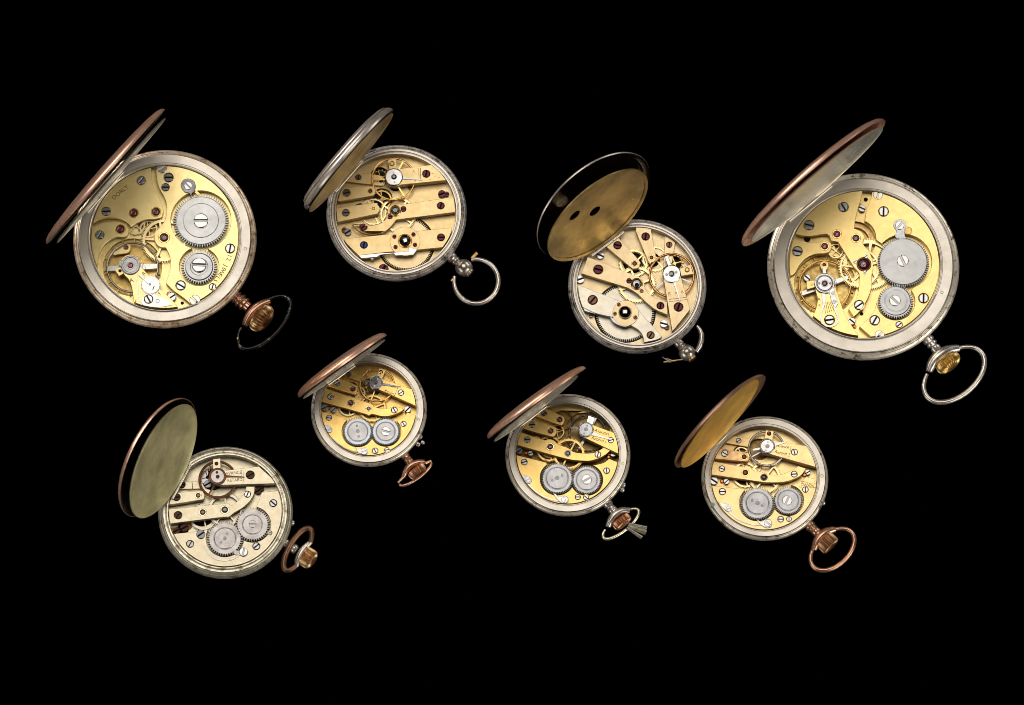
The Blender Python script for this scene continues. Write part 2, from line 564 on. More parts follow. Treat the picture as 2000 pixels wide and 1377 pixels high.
# ------------------------------------------------------------------ the watch builder
class Watch:
    def __init__(self, label, region, centre, Rm, Rc, case_c, gilt):
        self.x0, self.y0, size = region
        self.k = 1377.0 / size
        self.gilt = gilt
        self.Rm, self.Rc = Rm * S, Rc * S
        self.zp = 0.20 * Rc * S                        # height of the main plate over the table
        c = pix(centre[0], centre[1], self.zp + 7 * HK * S)
        self.centre_px, self.case_px = centre, case_c
        self.org = Vector((c.x, c.y, 0))
        cc = pix(case_c[0], case_c[1] - 1.5, self.zp + 9 * S)
        self.case_off = Vector((cc.x - c.x, cc.y - c.y, 0))
        e = bpy.data.objects.new('pocket_watch', None)
        e.empty_display_size = 0.01
        e.location = self.org
        e['label'] = label
        e['category'] = 'pocket watch'
        e['group'] = 'open pocket watches laid out on black'
        scene.collection.objects.link(e)
        self.root = e
        self.abs = {e.name: Vector((0, 0, 0))}
        self.pits = []

    # crop pixels -> local metres at height h (photograph pixels above the plate)
    def P(self, u, v, h=0.0):
        w = pix(self.x0 + u / self.k, self.y0 + v / self.k, self.zp + h * HK * S)
        return w - self.org

    def F(self, px, py, z):
        """full-photograph pixel at height z metres"""
        return pix(px, py, z) - self.org

    def L(self, u):
        return u / self.k * S

    def add(self, name, me, parent=None, loc=(0, 0, 0), rotz=0.0, scale=None, matrix=None):
        o = bpy.data.objects.new(name, me)
        scene.collection.objects.link(o)
        parent = parent or self.root
        o.parent = parent
        if matrix is not None:
            o.matrix_local = matrix
            return o
        loc = Vector(loc)
        self.abs[o.name] = loc
        o.location = loc - self.abs.get(parent.name, Vector((0, 0, 0)))
        o.rotation_euler = (0, 0, rotz)
        if scale:
            o.scale = (scale, scale, scale)
        return o

    def screw(self, u, v, r, ang=0.0, mat='steel', h=7.0, parent=None, name='screw'):
        p = self.P(u, v, h)
        return self.add(name, screw_mesh(mat), parent, p, R_(ang), self.L(r))

    def jewel(self, u, v, r, stone='ruby', ring='setting', h=7.0, parent=None, dot=None):
        p = self.P(u, v, h)
        return self.add('jewel', jewel_mesh(stone, ring, dot), parent, p, 0, self.L(r))

    def poly(self, outline, h, clip=0.985):
        pts = [self.P(u, v, h) for u, v in spline(outline)]
        pts = [(p.x, p.y) for p in pts]
        if clip:
            pts = clip_circle(pts, 0, 0, self.Rm * clip)
        return clean(pts, 2e-6)

    def bridge(self, name, outline, h=7.0, thick=6.5, mat=None, screws=(), jewels=(), holes=(), ch=0.55, clip=0.985, parent=None, label=None):
        pts = self.poly(outline, h, clip)
        hs = []
        for s in screws:
            if len(s) > 5 and s[5]:
                continue
            p = self.P(s[0], s[1], h)
            hs.append(circle(p.x, p.y, self.L(s[2]) * 1.17, 24))
        for j in jewels:
            p = self.P(j[0], j[1], h)
            hs.append(circle(p.x, p.y, self.L(j[2]) * 1.02, 24))
        for ho in holes:
            hs.append([(q.x, q.y) for q in (self.P(a, b, h) for a, b in ho)])
        z1 = self.zp + h * HK * S
        vv, ff = prism(pts, hs, z1 - thick * HK * S, z1, ch * S)
        o = self.add(name, mesh_from(name, vv, ff, [M[mat or self.gilt]], None, 25), parent)
        if label:
            o['label'] = label
        for s in screws:
            self.screw(s[0], s[1], s[2], s[3], s[4] if len(s) > 4 and s[4] else 'steel', h + 0.15, o)
        for j in jewels:
            self.jewel(j[0], j[1], j[2], j[3] if len(j) > 3 else 'ruby', j[4] if len(j) > 4 else 'setting', h, o, j[5] if len(j) > 5 else None)
        return o

    def gear(self, name, u, v, r, n, h, thick, mat, spokes=0, rim=0.80, hub=0.18, sw=0.10, depth=0.085, a0=0.3, parent=None, duty=0.5, ch=0.15):
        rr = self.L(r)
        p = self.P(u, v, h)
        out = gear_outline(rr, n, rr * depth, duty)
        hs = spoke_holes(rr * hub, rr * rim, spokes, rr * sw, a0) if spokes else []
        vv, ff = prism(out, hs, -thick * HK * S, 0, ch * S)
        return self.add(name, mesh_from(name, vv, ff, [M[mat]], None, 25), parent, p)

    def turned(self, name, u, v, prof, h, mat, n=48, parent=None, k=None):
        """lathe: profile radii in crop pixels, heights in photograph pixels"""
        p = self.P(u, v, h)
        pr = hold([(self.L(r), z * S) for r, z in prof])
        vv, ff = lathe(pr, n)
        return self.add(name, mesh_from(name, vv, ff, [M[mat]], None, 40), parent, p)

    def hole(self, u, v, r, h=7.0, parent=None, name='hole_bush', mat='slot'):
        p = self.P(u, v, h + 0.12)
        vv, ff = lathe([(self.L(r), -0.3 * S), (self.L(r), 0), (0, 0)], 20)
        ff = [q for q in ff if len(q) <= 4]
        return self.add(name, mesh_from(name, vv, ff, [M[mat]]), parent, p)

    def strip(self, name, pts, w, h, mat, thick=1.2, parent=None, closed=False):
        """flat steel strip along crop points; w in crop px (single or list)"""
        q = [self.P(a, b, h) for a, b in pts]
        n = len(q)
        ws = w if isinstance(w, (list, tuple)) else [w] * n
        lft, rgt = [], []
        for i in range(n):
            a, b = q[max(0, i - 1)], q[min(n - 1, i + 1)]
            t = (b - a).normalized()
            s = Vector((-t.y, t.x, 0)) * self.L(ws[i]) / 2
            lft.append(q[i] + s)
            rgt.append(q[i] - s)
        loop = [(p.x, p.y) for p in lft + rgt[::-1]]
        z1 = self.zp + h * HK * S
        vv, ff = prism(loop, None, z1 - thick * S, z1, 0.12 * S)
        return self.add(name, mesh_from(name, vv, ff, [M[mat]], None, 25), parent)

    def text(self, s, u, v, size, ang, h=7.0, mat='ink', parent=None, shear=0.0, name='engraving', sx=1.0):
        me = text_mesh(s, self.L(size), M[mat], shear, sx)
        p = self.P(u, v, h + 0.14)
        return self.add(name, me, parent, p, R_(ang))

    def arc_text(self, s, r, a0, a1, size, h, parent, mat='ink'):
        n = len(s)
        for i, c in enumerate(s):
            if c == ' ':
                continue
            a = R_(a0 + (a1 - a0) * i / (n - 1))
            me = text_mesh(c, self.L(size), M[mat])
            p = Vector((self.Rm * r * math.cos(a), self.Rm * r * math.sin(a), self.zp + (h + 0.14) * HK * S))
            self.add('engraved_letter', me, parent, p, a - math.pi / 2)

    # ---- main plate with dark pits
    def plate(self, pits=(), mat=None, floor=None):
        hs = []
        for u, v, r in pits:
            p = self.P(u, v, 0)
            hs.append(circle(p.x, p.y, self.L(r), 40))
        vv, ff = prism(circle(0, 0, self.Rm * 1.0, 96), hs, self.zp - 9 * S, self.zp, 0.3 * S)
        o = self.add('main_plate', mesh_from('main_plate', vv, ff, [M[mat or self.gilt]], None, 25))
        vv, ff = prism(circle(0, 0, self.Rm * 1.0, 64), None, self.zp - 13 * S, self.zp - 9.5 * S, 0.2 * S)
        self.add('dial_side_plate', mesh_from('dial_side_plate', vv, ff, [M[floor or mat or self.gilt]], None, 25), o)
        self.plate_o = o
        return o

    # ---- balance
    def balance(self, u, v, r, width, h, mat, arms=(), armmat=None, arm_w=30, nscrews=0, smat='brass', height=3.0, spring=True):
        p = self.P(u, v, h)
        ro, w = self.L(r), self.L(width)
        hz = height * S
        c = 0.28 * w
        prof = [(ro - w, -hz), (ro - w, -c), (ro - w + c, 0), (ro - c, 0), (ro, -c), (ro, -hz)]
        vv, ff = lathe(prof, 72, True)
        o = self.add('balance_wheel', mesh_from('balance_wheel', vv, ff, [M[mat]], None, 60), None, p)
        for a in arms:
            a = R_(a)
            d = Vector((math.cos(a), math.sin(a)))
            s = Vector((-d.y, d.x)) * self.L(arm_w) / 2
            q0, q1 = d * ro * 0.06, d * (ro - w * 0.5)
            loop = [(q0 + s)[:], (q1 + s * 0.75)[:], (q1 - s * 0.75)[:], (q0 - s)[:]]
            vv, ff = prism([(x[0], x[1]) for x in loop], None, -hz * 0.7, -hz * 0.25, 0.1 * S)
            self.add('arm', mesh_from('arm', vv, ff, [M[armmat or mat]], None, 25), o, p)
        for i in range(nscrews):
            a = 2 * math.pi * (i + 0.35) / nscrews
            d = Vector((math.cos(a), math.sin(a), 0))
            q0, q1 = d * (ro - w * 0.2), d * (ro + w * 1.25)
            zz = Vector((0, 0, -hz * 0.55))
            vv, ff = tube([q0 + zz, q0 * 0.6 + q1 * 0.4 + zz, q0 * 0.6 + q1 * 0.4 + zz, q1 + zz], [w * 0.25, w * 0.25, w * 0.5, w * 0.5], 8)
            self.add('timing_screw', mesh_from('timing_screw', vv, ff, [M[smat]], None, 40), o, p)
        if spring:
            pts = []
            for i in range(200):
                t = i / 199
                a = t * 2 * math.pi * 7
                rr = ro * (0.10 + 0.40 * t)
                pts.append(Vector((rr * math.cos(a), rr * math.sin(a), hz * 0.3)))
            vv, ff = tube(pts, 0.22 * S, 4)
            self.add('hairspring', mesh_from('hairspring', vv, ff, [M['steel_dark']], None, 60), o, p)
        return o

    # ---- case, covers, hinge
    def case(self, kind, edge, theta, flat='case_silver', rise=0.0):
        R, Rm = self.Rc, self.Rm
        z = self.zp
        q = S
        off = self.case_off
        d = R - Rm
        zr = z + (11 + rise) * q                    # the ring stands above the movement
        if kind == 'wide':
            inner = [(Rm * 0.998, z - 3 * q), (Rm * 0.998, zr + 8.0 * q), (Rm * 1.003, zr + 8.8 * q), (Rm * 1.012, zr + 8.8 * q), (Rm * 1.020, zr + 7.4 * q),
                     (Rm * 1.03, zr + 7.4 * q), (Rm * 1.036, zr + 9.2 * q), (Rm + d * 0.64, zr + 9.8 * q), (Rm + d * 0.67, zr + 9.0 * q), (Rm + d * 0.67, z + 2 * q)]
            outer = [(Rm + d * 0.68, z + 2 * q), (Rm + d * 0.69, zr + 6.6 * q), (Rm + d * 0.73, zr + 7.6 * q), (Rm + d * 0.79, zr + 6.8 * q),
                     (Rm + d * 0.815, zr + 4.4 * q), (Rm + d * 0.84, zr + 5.6 * q), (R * 0.965, zr + 4.6 * q), (R * 0.985, zr + 2.6 * q), (R * 0.997, zr - 0.5 * q), (R, zr - 4 * q), (R * 0.99, zr - 9 * q), (R * 0.95, z * 0.75),
                     (R * 0.90, z * 0.35), (R * 0.84, 0.0), (R * 0.6, 0.0)]
        else:
            inner = [(Rm * 0.998, z - 3 * q), (Rm * 0.998, zr + 9 * q), (Rm * 1.004, zr + 10 * q), (Rm + d * 0.12, zr + 10 * q), (Rm + d * 0.15, zr + 7.5 * q),
                     (Rm + d * 0.24, zr + 7.2 * q), (Rm + d * 0.28, zr + 9.6 * q), (Rm + d * 0.44, zr + 9.8 * q), (Rm + d * 0.47, zr + 7.2 * q), (Rm + d * 0.47, z + 2 * q)]
            outer = [(Rm + d * 0.475, z + 2 * q), (Rm + d * 0.49, zr + 8.0 * q), (Rm + d * 0.58, zr + 9.0 * q), (Rm + d * 0.66, zr + 7.6 * q), (Rm + d * 0.69, zr + 4.4 * q),
                     (Rm + d * 0.73, zr + 5.8 * q), (Rm + d * 0.82, zr + 5.4 * q), (R * 0.978, zr + 3.4 * q), (R * 0.994, zr + 0.5 * q), (R, zr - 4 * q), (R * 0.99, zr - 10 * q), (R * 0.94, z * 0.6), (R * 0.90, z * 0.3),
                     (R * 0.84, 0.0), (R * 0.6, 0.0)]
        tp = self.F(self.centre_px[0], self.centre_px[1], zr + 9 * q)
        roff = Vector((tp.x, tp.y, 0))
        inner, outer = hold(inner, 0.6 * q), hold(outer, 0.6 * q)
        vv, ff = lathe(outer, 128)
        case = self.add('case', mesh_from('case', vv, [x for x in ff if len(x) <= 4], [M[edge]], None, 50), None, off)
        vv, ff = lathe(inner, 128)
        moved = []
        for x, y, zz in vv:
            k = min(1.0, max(0.0, (math.hypot(x, y) - Rm) / (0.45 * d)))
            o2 = roff.lerp(off, k)
            moved.append((x + o2.x, y + o2.y, zz))
        self.add('inner_ring', mesh_from('inner_ring', moved, [x for x in ff if len(x) <= 4], [M[flat]], None, 50), case)
        self.flat = flat
        self.case_o = case
        return case

    def stamp(self, u, v, rise=0.0, r=13):
        self.turned('hallmark', u, v, [(r, -0.4), (r, 0.15), (r * 0.72, 0.15), (r * 0.72, -0.4)], (11 + rise + 9.7) / HK, 'ink_soft', 20, self.case_o)

    def cover(self, name, tips, beta, depth, mat_out, mat_in, style='dome', label=None, holes=()):
        """A hinged cover swung open. tips: where the two ends of its rim stand in the photograph;
        beta: degrees it is swung past edge-on."""
        (x1, y1), (x2, y2) = tips
        th = math.atan2(1.0, -((y1 - y2) / (x2 - x1)) / ct)
        e = Vector((math.cos(th), math.sin(th), 0))
        look = (CAM - self.org - self.F((x1 + x2) / 2, (y1 + y2) / 2, self.zp + 0.02)).normalized()
        alpha = math.atan2(look.z, -e.dot(look)) + R_(beta)
        Rl = 0.5 * math.hypot(x2 - x1, y2 - y1) / math.hypot(math.sin(th), math.cos(th) * ct)
        zc = self.zp + 24 * S + Rl * S * math.sin(alpha)
        Rl *= (CAM.z - zc) / (CAM.z - self.zp)
        C = self.F((x1 + x2) / 2, (y1 + y2) / 2, zc)
        Rl, dp = Rl * S, depth * S
        q = S
        if style == 'dome':
            outer = [(0, dp), (Rl * 0.3, dp * 0.97), (Rl * 0.6, dp * 0.87), (Rl * 0.8, dp * 0.73), (Rl * 0.91, dp * 0.58), (Rl * 0.97, dp * 0.40), (Rl * 0.995, dp * 0.2), (Rl, 0)]
        elif style == 'ridged':
            outer = [(0, dp), (Rl * 0.4, dp * 0.98), (Rl * 0.75, dp * 0.90), (Rl * 0.88, dp * 0.78), (Rl * 0.93, dp * 0.66), (Rl * 0.94, dp * 0.58), (Rl * 0.925, dp * 0.52),
                     (Rl * 0.96, dp * 0.46), (Rl * 0.99, dp * 0.30), (Rl, dp * 0.12), (Rl * 0.995, 0)]
        else:
            outer = [(0, dp), (Rl * 0.5, dp * 0.98), (Rl * 0.85, dp * 0.9), (Rl * 0.95, dp * 0.7), (Rl * 0.985, dp * 0.45), (Rl, 0)]
        tk = 1.6 * q
        inner = [(Rl - tk, 0)] + [(max(0, r - tk), max(0.2 * q, z - tk)) for r, z in outer[::-1][1:]]
        inner[-1] = (0, outer[0][1] - tk)
        prof = outer + [(Rl - tk * 0.5, -0.5 * q)] + inner
        n = 96
        vv, ff = lathe(prof, n)
        ff = [x for x in ff if len(x) <= 4]
        no = (len(outer)) * n
        mi = [0 if i < no else 1 for i in range(len(ff))]
        if holes:                                        # a flat plate pierced by key holes instead of the shell's crown
            vv, ff, mi = [], [], []
            pts, edges = [], []
            for lp in [circle(0, 0, Rl * 0.985, 96)] + [circle(x * Rl, y * Rl, r * Rl, 24) for x, y, r in holes]:
                n0 = len(pts)
                pts += [Vector(p) for p in lp]
                edges += [(n0 + i, n0 + (i + 1) % len(lp)) for i in range(len(lp))]
            for i in range(1, 14):
                for p in circle(0, 0, Rl * 0.07 * i, 6 * i + 3, 0.3 * i):
                    if all(math.hypot(p[0] - x * Rl, p[1] - y * Rl) > r * Rl * 1.2 for x, y, r in holes):
                        pts.append(Vector(p))
            dv, _, df, _, _, _ = delaunay_2d_cdt(pts, edges, [], 0, 1e-7)
            keep = []
            for f in df:
                cx, cy = sum(dv[i].x for i in f) / 3, sum(dv[i].y for i in f) / 3
                if all(math.hypot(cx - x * Rl, cy - y * Rl) > r * Rl for x, y, r in holes):
                    keep.append(tuple(f))
            for zo, m in ((1.2 * q, 0), (-0.4 * q, 1)):
                b0 = len(vv)
                vv += [(p.x, p.y, dp * 0.5 + zo + 9 * q * (1 - (p.length / Rl) ** 2)) for p in dv]
                ff += [tuple(b0 + k for k in f) for f in keep]
                mi += [m] * len(keep)
            b0 = len(vv)
            v4, f4 = lathe([(Rl * 0.985, dp * 0.5 + 1.2 * q), (Rl, dp * 0.5), (Rl, -0.3 * q), (Rl - tk, -0.3 * q), (Rl * 0.965, dp * 0.2), (Rl * 0.95, dp * 0.5 - 1.0 * q)], 96, True)
            vv += v4
            ff += [tuple(b0 + k for k in x) for x in f4]
            mi += [1] * len(f4)
        me = mesh_from(name, vv, ff, [M[mat_out], M[mat_in]], mi, 45)
        k = Vector((-e.y, e.x, 0))
        mat = Matrix.Translation(C) @ Matrix.Rotation(alpha, 4, k)
        o = self.add(name, me, None, matrix=mat)
        if name == 'dust_cover':                         # hinge: three knuckles on the case at the cover's foot
            d = -e * math.cos(alpha) + Vector((0, 0, math.sin(alpha)))
            H = C - d * (Rl + 1.0 * q) - e * (2.2 * q)
            for a0, a1, r in ((-0.33, -0.105, 2.6), (-0.10, 0.10, 3.0), (0.105, 0.33, 2.6)):
                vv, ff = tube([H + k * (a0 * Rl), H + k * (a1 * Rl)], r * q, 14)
                self.add('hinge_knuckle', mesh_from('hinge_knuckle', vv, ff, [M[self.flat]], None, 50), self.case_o)
        if label:
            o['label'] = label
        return o

    # ---- pendant group: everything given in full-photograph pixels at the pendant height
    def axis(self, a, b, z):
        A, B = self.F(a[0], a[1], z), self.F(b[0], b[1], z)
        p = (B - A).normalized()
        return A, B, p, Vector((-p.y, p.x, 0))

    def turned_axis(self, name, base, p, prof, mat, n=24, flutes=0, fl_depth=0.0, fl_range=(0, 0), parent=None, twist=0.0):
        """lathe along the horizontal direction p; profile (r, s) in photograph px; flutes ripple the radius"""
        qv = Vector((-p.y, p.x, 0))
        up = Vector((0, 0, 1))
        verts, faces = [], []
        N = flutes * 6 if flutes else n
        m = len(prof)
        for j, (r, s) in enumerate(prof):
            for i in range(N):
                a = 2 * math.pi * i / N
                rr = r
                if flutes and fl_range[0] <= j <= fl_range[1]:
                    rr = r * (1 + fl_depth * (0.5 * math.cos(a * flutes + twist * s) - 0.5))
                verts.append(base + p * (s * S) + (qv * math.cos(a) + up * math.sin(a)) * (rr * S))
        for j in range(m - 1):
            for i in range(N):
                i2 = (i + 1) % N
                faces.append((j * N + i, j * N + i2, (j + 1) * N + i2, (j + 1) * N + i))
        faces.append(tuple(range(N)))
        faces.append(tuple((m - 1) * N + i for i in range(N)))
        return self.add(name, mesh_from(name, verts, faces, [M[mat]], None, 50), parent)

    def bow(self, centre, a, b, rot, r, mat, a0=0, a1=360, z=None, tilt=0.0, flat=1.0, taper=0.75, name='bow'):
        """elliptical ring (px), rot degrees (image, counter-clockwise), open between a1 and a0"""
        zb = z if z is not None else self.zp * 0.5
        c = self.F(centre[0], centre[1], zb)
        ca, sa = math.cos(R_(rot)), math.sin(R_(rot))
        pts, rad = [], []
        full = abs(a1 - a0) >= 359.9
        n = 64
        for i in range(n if full else n + 1):
            t = i / n
            an = R_(a0 + (a1 - a0) * t)
            x, y = a * math.cos(an), b * math.sin(an)
            px, py = x * ca - y * sa, x * sa + y * ca
            pts.append(c + Vector((px * S, py * S / ct, tilt * S * math.sin(an))))
            e = 1.0 if full else min(1.0, taper + (1 - taper) * math.sin(math.pi * t) * 1.6)
            rad.append(r * S * e)
        vv, ff = tube(pts, rad, 12, full, flat)
        return self.add(name, mesh_from(name, vv, ff, [M[mat]], None, 60))

    def yoke(self, e0, mid, e1, r, mat, z, rm=None):
        A, Mi, B = (self.F(x[0], x[1], z) for x in (e0, mid, e1))
        pts, rad = [], []
        for i in range(17):
            t = i / 16
            pts.append(A * (1 - t) ** 2 + (Mi * 2 - (A + B) * 0.5) * 2 * t * (1 - t) + B * t * t)
            k = math.sin(math.pi * t)
            rad.append(S * (r + ((rm or r) - r) * k))
        vv, ff = tube(pts, rad, 14)
        return self.add('pendant_yoke', mesh_from('pendant_yoke', vv, ff, [M[mat]], None, 60))

    def rod(self, name, a, b, r0, r1, mat, z0, z1=None, parent=None, n=12):
        A, B = self.F(a[0], a[1], z0), self.F(b[0], b[1], z1 if z1 is not None else z0)
        vv, ff = tube([A, A.lerp(B, 0.5), B], [r0 * S, (r0 + r1) / 2 * S, r1 * S], n)
        return self.add(name, mesh_from(name, vv, ff, [M[mat]], None, 50), parent)

    # ---- winding wheels
    def ratchet(self, u, v, r, n, boss, h=7.2, mat='steel_ring', style='holes', holes=(), screw=None, bossmat=None, name='ratchet_wheel', depth=0.13):
        g = self.gear(name, u, v, r, n, h, 5.0, mat, 0, depth=depth, duty=0.46, ch=0.35)
        rr = boss
        self.turned('groove_shade', u, v, [(rr * 1.12, -0.3), (rr * 1.10, 0.12), (rr * 0.99, 0.12), (rr * 0.99, -0.3)], h, 'steel_dark', 48, g)  # dark ring laid on the wheel, painting the shade of a groove
        self.turned('boss', u, v, [(rr * 1.01, -2), (rr * 1.01, 0.2), (rr * 0.97, 0.9), (0, 0.9)], h + 0.05, bossmat or mat, 48, g)
        for (a, b, c) in holes:
            self.hole(a, b, c, h + 0.62, g, 'pin_hole', 'steel_dark')
        if screw:
            self.screw(screw[0], screw[1], screw[2], screw[3], screw[4] if len(screw) > 4 else 'steel_bright', h + 0.65, g)
        return g


def text_mesh(s, size, mat, shear=0.0, sx=1.0):
    key = ('txt', s, round(size, 7), mat.name, shear, sx)
    if key in _cache:
        return _cache[key]
    cu = bpy.data.curves.new('engraving', 'FONT')
    cu.body = s
    cu.size = 1.0
    cu.shear = shear
    cu.align_x = 'CENTER'
    cu.align_y = 'CENTER'
    cu.resolution_u = 3
    o = bpy.data.objects.new('engraving_tmp', cu)
    scene.collection.objects.link(o)
    dg = bpy.context.evaluated_depsgraph_get()
    me = bpy.data.meshes.new_from_object(o.evaluated_get(dg))
    bpy.data.objects.remove(o)
    for vx in me.vertices:
        vx.co.x *= size * sx
        vx.co.y *= size
        vx.co.z = 0
    me.materials.clear()
    me.materials.append(mat)
    me.name = 'engraving'
    _cache[key] = me
    return me


def union_circles(c1, r1, c2, r2, n=72):
    """outline (crop px) of two overlapping round recesses"""
    out = []
    d = math.atan2((c2[1] - c1[1]) / 0.974, c2[0] - c1[0])
    dist = math.hypot(c2[0] - c1[0], (c2[1] - c1[1]) / 0.974)
    a1 = math.acos((dist ** 2 + r1 ** 2 - r2 ** 2) / (2 * dist * r1))
    a2 = math.acos((dist ** 2 + r2 ** 2 - r1 ** 2) / (2 * dist * r2))
    for i in range(n + 1):
        a = d + a1 + (2 * math.pi - 2 * a1) * i / n
        out.append((c1[0] + r1 * math.cos(a), c1[1] + 0.974 * r1 * math.sin(a)))
    for i in range(1, n):
        a = d + math.pi + a2 + (2 * math.pi - 2 * a2) * i / n
        out.append((c2[0] + r2 * math.cos(a), c2[1] + 0.974 * r2 * math.sin(a)))
    return out


def recess(c1, r1, c2, r2, a_in, a_out):
    """edge of the sunk seat of two meshing wheels, from the left one's upper side round below to the right one's upper side"""
    d = math.atan2((c2[1] - c1[1]) / 0.974, c2[0] - c1[0])
    dist = math.hypot(c2[0] - c1[0], (c2[1] - c1[1]) / 0.974)
    a1 = math.acos((dist ** 2 + r1 ** 2 - r2 ** 2) / (2 * dist * r1))
    a2 = math.acos((dist ** 2 + r2 ** 2 - r1 ** 2) / (2 * dist * r2))
    return [('a', c1[0], c1[1], r1, a_in, math.degrees(d + a1)), ('a', c2[0], c2[1], r2, math.degrees(d + math.pi - a2), a_out)]


# ================================================================== watch 1: large, copper lid edge-on, black bow
def watch_black_bow():
    w = Watch('large pocket watch with thin black bow and copper-coloured lid standing edge-on',
              (160, 310, 320), (322, 463.5), 146.4, 180, (322, 468), 'gilt_a')
    w.plate(pits=[(425, 912, 250), (560, 580, 90)], floor='brass_mid')
    # train wheels under the bridges
    w.gear('train_wheel', 690, 685, 198, 84, 3.6, 1.6, 'brass_pale', 5, rim=0.80, hub=0.16, sw=0.09, a0=0.55)
    w.gear('train_wheel', 560, 590, 80, 44, 2.0, 1.2, 'brass_pale', 4, rim=0.78, a0=0.2)
    w.gear('train_wheel', 450, 560, 88, 48, 2.6, 1.2, 'brass_pale', 4, rim=0.78, a0=0.9)
    rec = union_circles((1000, 515), 254, (985, 905), 168)
    b = w.bridge('barrel_bridge', [(622, -40, 1), (624, 95), (632, 180), (652, 250), (688, 315), (710, 375), (712, 445), (698, 515), (655, 575), (618, 615), (608, 660),
                                   (622, 710), (660, 742), (706, 748, 1), (738, 820), (745, 900), (728, 975), (706, 1045, 1), (770, 1108), (850, 1165), (925, 1228, 1),
                                   (960, 1400, 1), (1500, 1400, 1), (1500, -40, 1)],
                 screws=[(670, 80, 44, 30, 'steel', 1), (728, 158, 36, 0, 'steel_dark'), (702, 240, 30, 0, 'steel_dark'), (1245, 755, 36, 80, 'steel_bright'),
                         (830, 1065, 37, -30, 'steel_bright'), (1098, 1077, 26, 75, 'steel_bright'), (950, 1190, 46, -45, 'steel_bright', 1)],
                 jewels=[(690, 662, 47, 'ruby', 'setting', 'steel_bright')], holes=[rec])
    w.arc_text('12 JEWELS', 0.905, -16.5, -41, 50, 7, b)
    t = w.bridge('train_bridge', [(585, -40, 1), (583, 90), (592, 200), (625, 290), (665, 362), (684, 430), (668, 487), (620, 507), (540, 512), (470, 537), (412, 572, 1),
                                  (370, 527), (310, 502), (220, 495), (140, 515), (75, 548, 1), (-60, 570, 1), (-60, -40, 1)],
                 screws=[(497, 182, 33, 50, 'steel'), (203, 442, 33, 5, 'steel')], jewels=[(435, 457, 42), (622, 447, 42)])
    w.text('DORLY', 322, 283, 52, 41, parent=t)
    w.bridge('escape_bridge', [(75, 586, 1), (150, 548), (230, 530), (310, 532), (362, 552), (391, 592), (384, 632), (350, 658), (300, 657), (240, 680), (180, 730),
                               (146, 800), (128, 905, 1), (80, 912, 1), (-60, 912, 1), (-60, 586, 1)],
             screws=[(150, 640, 33, 60, 'steel')], jewels=[(323, 592, 42)])
    # balance and its cock
    w.balance(425, 912, 222, 17, 4.2, 'steel', (3, 183), 'steel_bright', 52, 14, 'brass')
    w.bridge('pallet_bridge', [(335, 745), (345, 722), (375, 715), (405, 730), (408, 760), (385, 790), (330, 800), (265, 812, 1), (260, 790, 1)], 3, 3,
             jewels=[(370, 745, 22, 'ruby', 'setting')])
    c = w.bridge('balance_cock', [(328, 880), (350, 965), (390, 1010), (418, 1075), (430, 1150), (440, 1228, 1), (560, 1256), (690, 1268), (818, 1263, 1), (745, 1172),
                                  (655, 1092), (590, 1010), (535, 950), (487, 895), (470, 830), (400, 805), (345, 830)], 10, 9.5,
                 screws=[(560, 1180, 33, -60, 'steel_bright')])
    w.bridge('stud_holder', [(272, 930, 1), (330, 905, 1), (372, 952, 1), (310, 985, 1)], 9.0, 2.5, parent=c)
    w.hole(320, 942, 14, 9.0, c)
    w.turned('regulator_disc', 408, 893, [(82, -2), (82, 0), (76, 0.8), (66, 0.8), (62, 0.3), (0, 0.3)], 11.5, 'steel_ring', parent=c)
    w.bridge('regulator_arm', [(300, 865, 1), (340, 850, 1), (352, 910, 1), (318, 905, 1)], 11, 1.2, 'steel', parent=c)
    w.jewel(408, 895, 34, 'ruby_pink', 'steel_bright', 12.4, c)
    w.gear('regulator_wheel', 577, 1060, 83, 40, 11.2, 1.2, 'steel_bright', depth=0.10, parent=c)
    w.hole(572, 1056, 11, 11.2, c, 'pin_hole', 'steel_dark')
    w.turned('cap_mark', 636, 1195, [(17, -0.8), (17, 0.2), (12, 0.2), (12, -0.8)], 10.75, 'steel_dark', 18, c)
    w.strip('engraved_mark', [(595, 1100), (608, 1070)], 7, 11.4, 'ink', 0.2, c)
    w.bridge('cap_plate', [(500, 1190), (540, 1140), (600, 1135), (665, 1165), (725, 1188), (762, 1228, 1), (690, 1243), (600, 1246), (530, 1238)], 10.7, 0.6, 'steel_bright', parent=c, ch=0.2,
             screws=[(560, 1180, 34, -60, 'steel_bright')])
    w.strip('regulator_spring', [(455, 985), (470, 1060), (470, 1130), (485, 1190), (520, 1228), (580, 1240)], 9, 11.0, 'steel_bright', 0.6, c)
    w.strip('pointer', [(480, 970), (520, 1010), (560, 1050)], [16, 12, 6], 12.0, 'steel_bright', 0.6, c)
    w.text('A', 416, 1022, 52, 12, 10, parent=c)
    w.text('R', 523, 966, 46, 40, 10, parent=c)
    w.text('S', 650, 1135, 42, 25, 10, parent=c)
    w.text('F', 453, 1200, 40, 5, 10, parent=c)
    # winding work
    g = w.gear('ratchet_wheel', 1000, 520, 234, 66, 8.0, 4.0, 'steel', depth=0.10, ch=0.3, duty=0.46)
    w.turned('disc', 1000, 520, [(208, -1), (208, 0.3), (203, 0.6), (150, 0.6), (146, 1.1), (0, 1.6)], 8.2, 'steel_sun', 72, g)
    w.screw(1000, 522, 62, 0, 'steel_bright', 9.6, g)
    w.turned('screw_collar', 1000, 522, [(70, -1), (70, 0.4), (64, 0.5), (64, -1)], 9.0, 'steel', 40, g)
    g = w.gear('crown_wheel', 985, 908, 152, 42, 8.0, 4.0, 'steel', depth=0.15, ch=0.3)
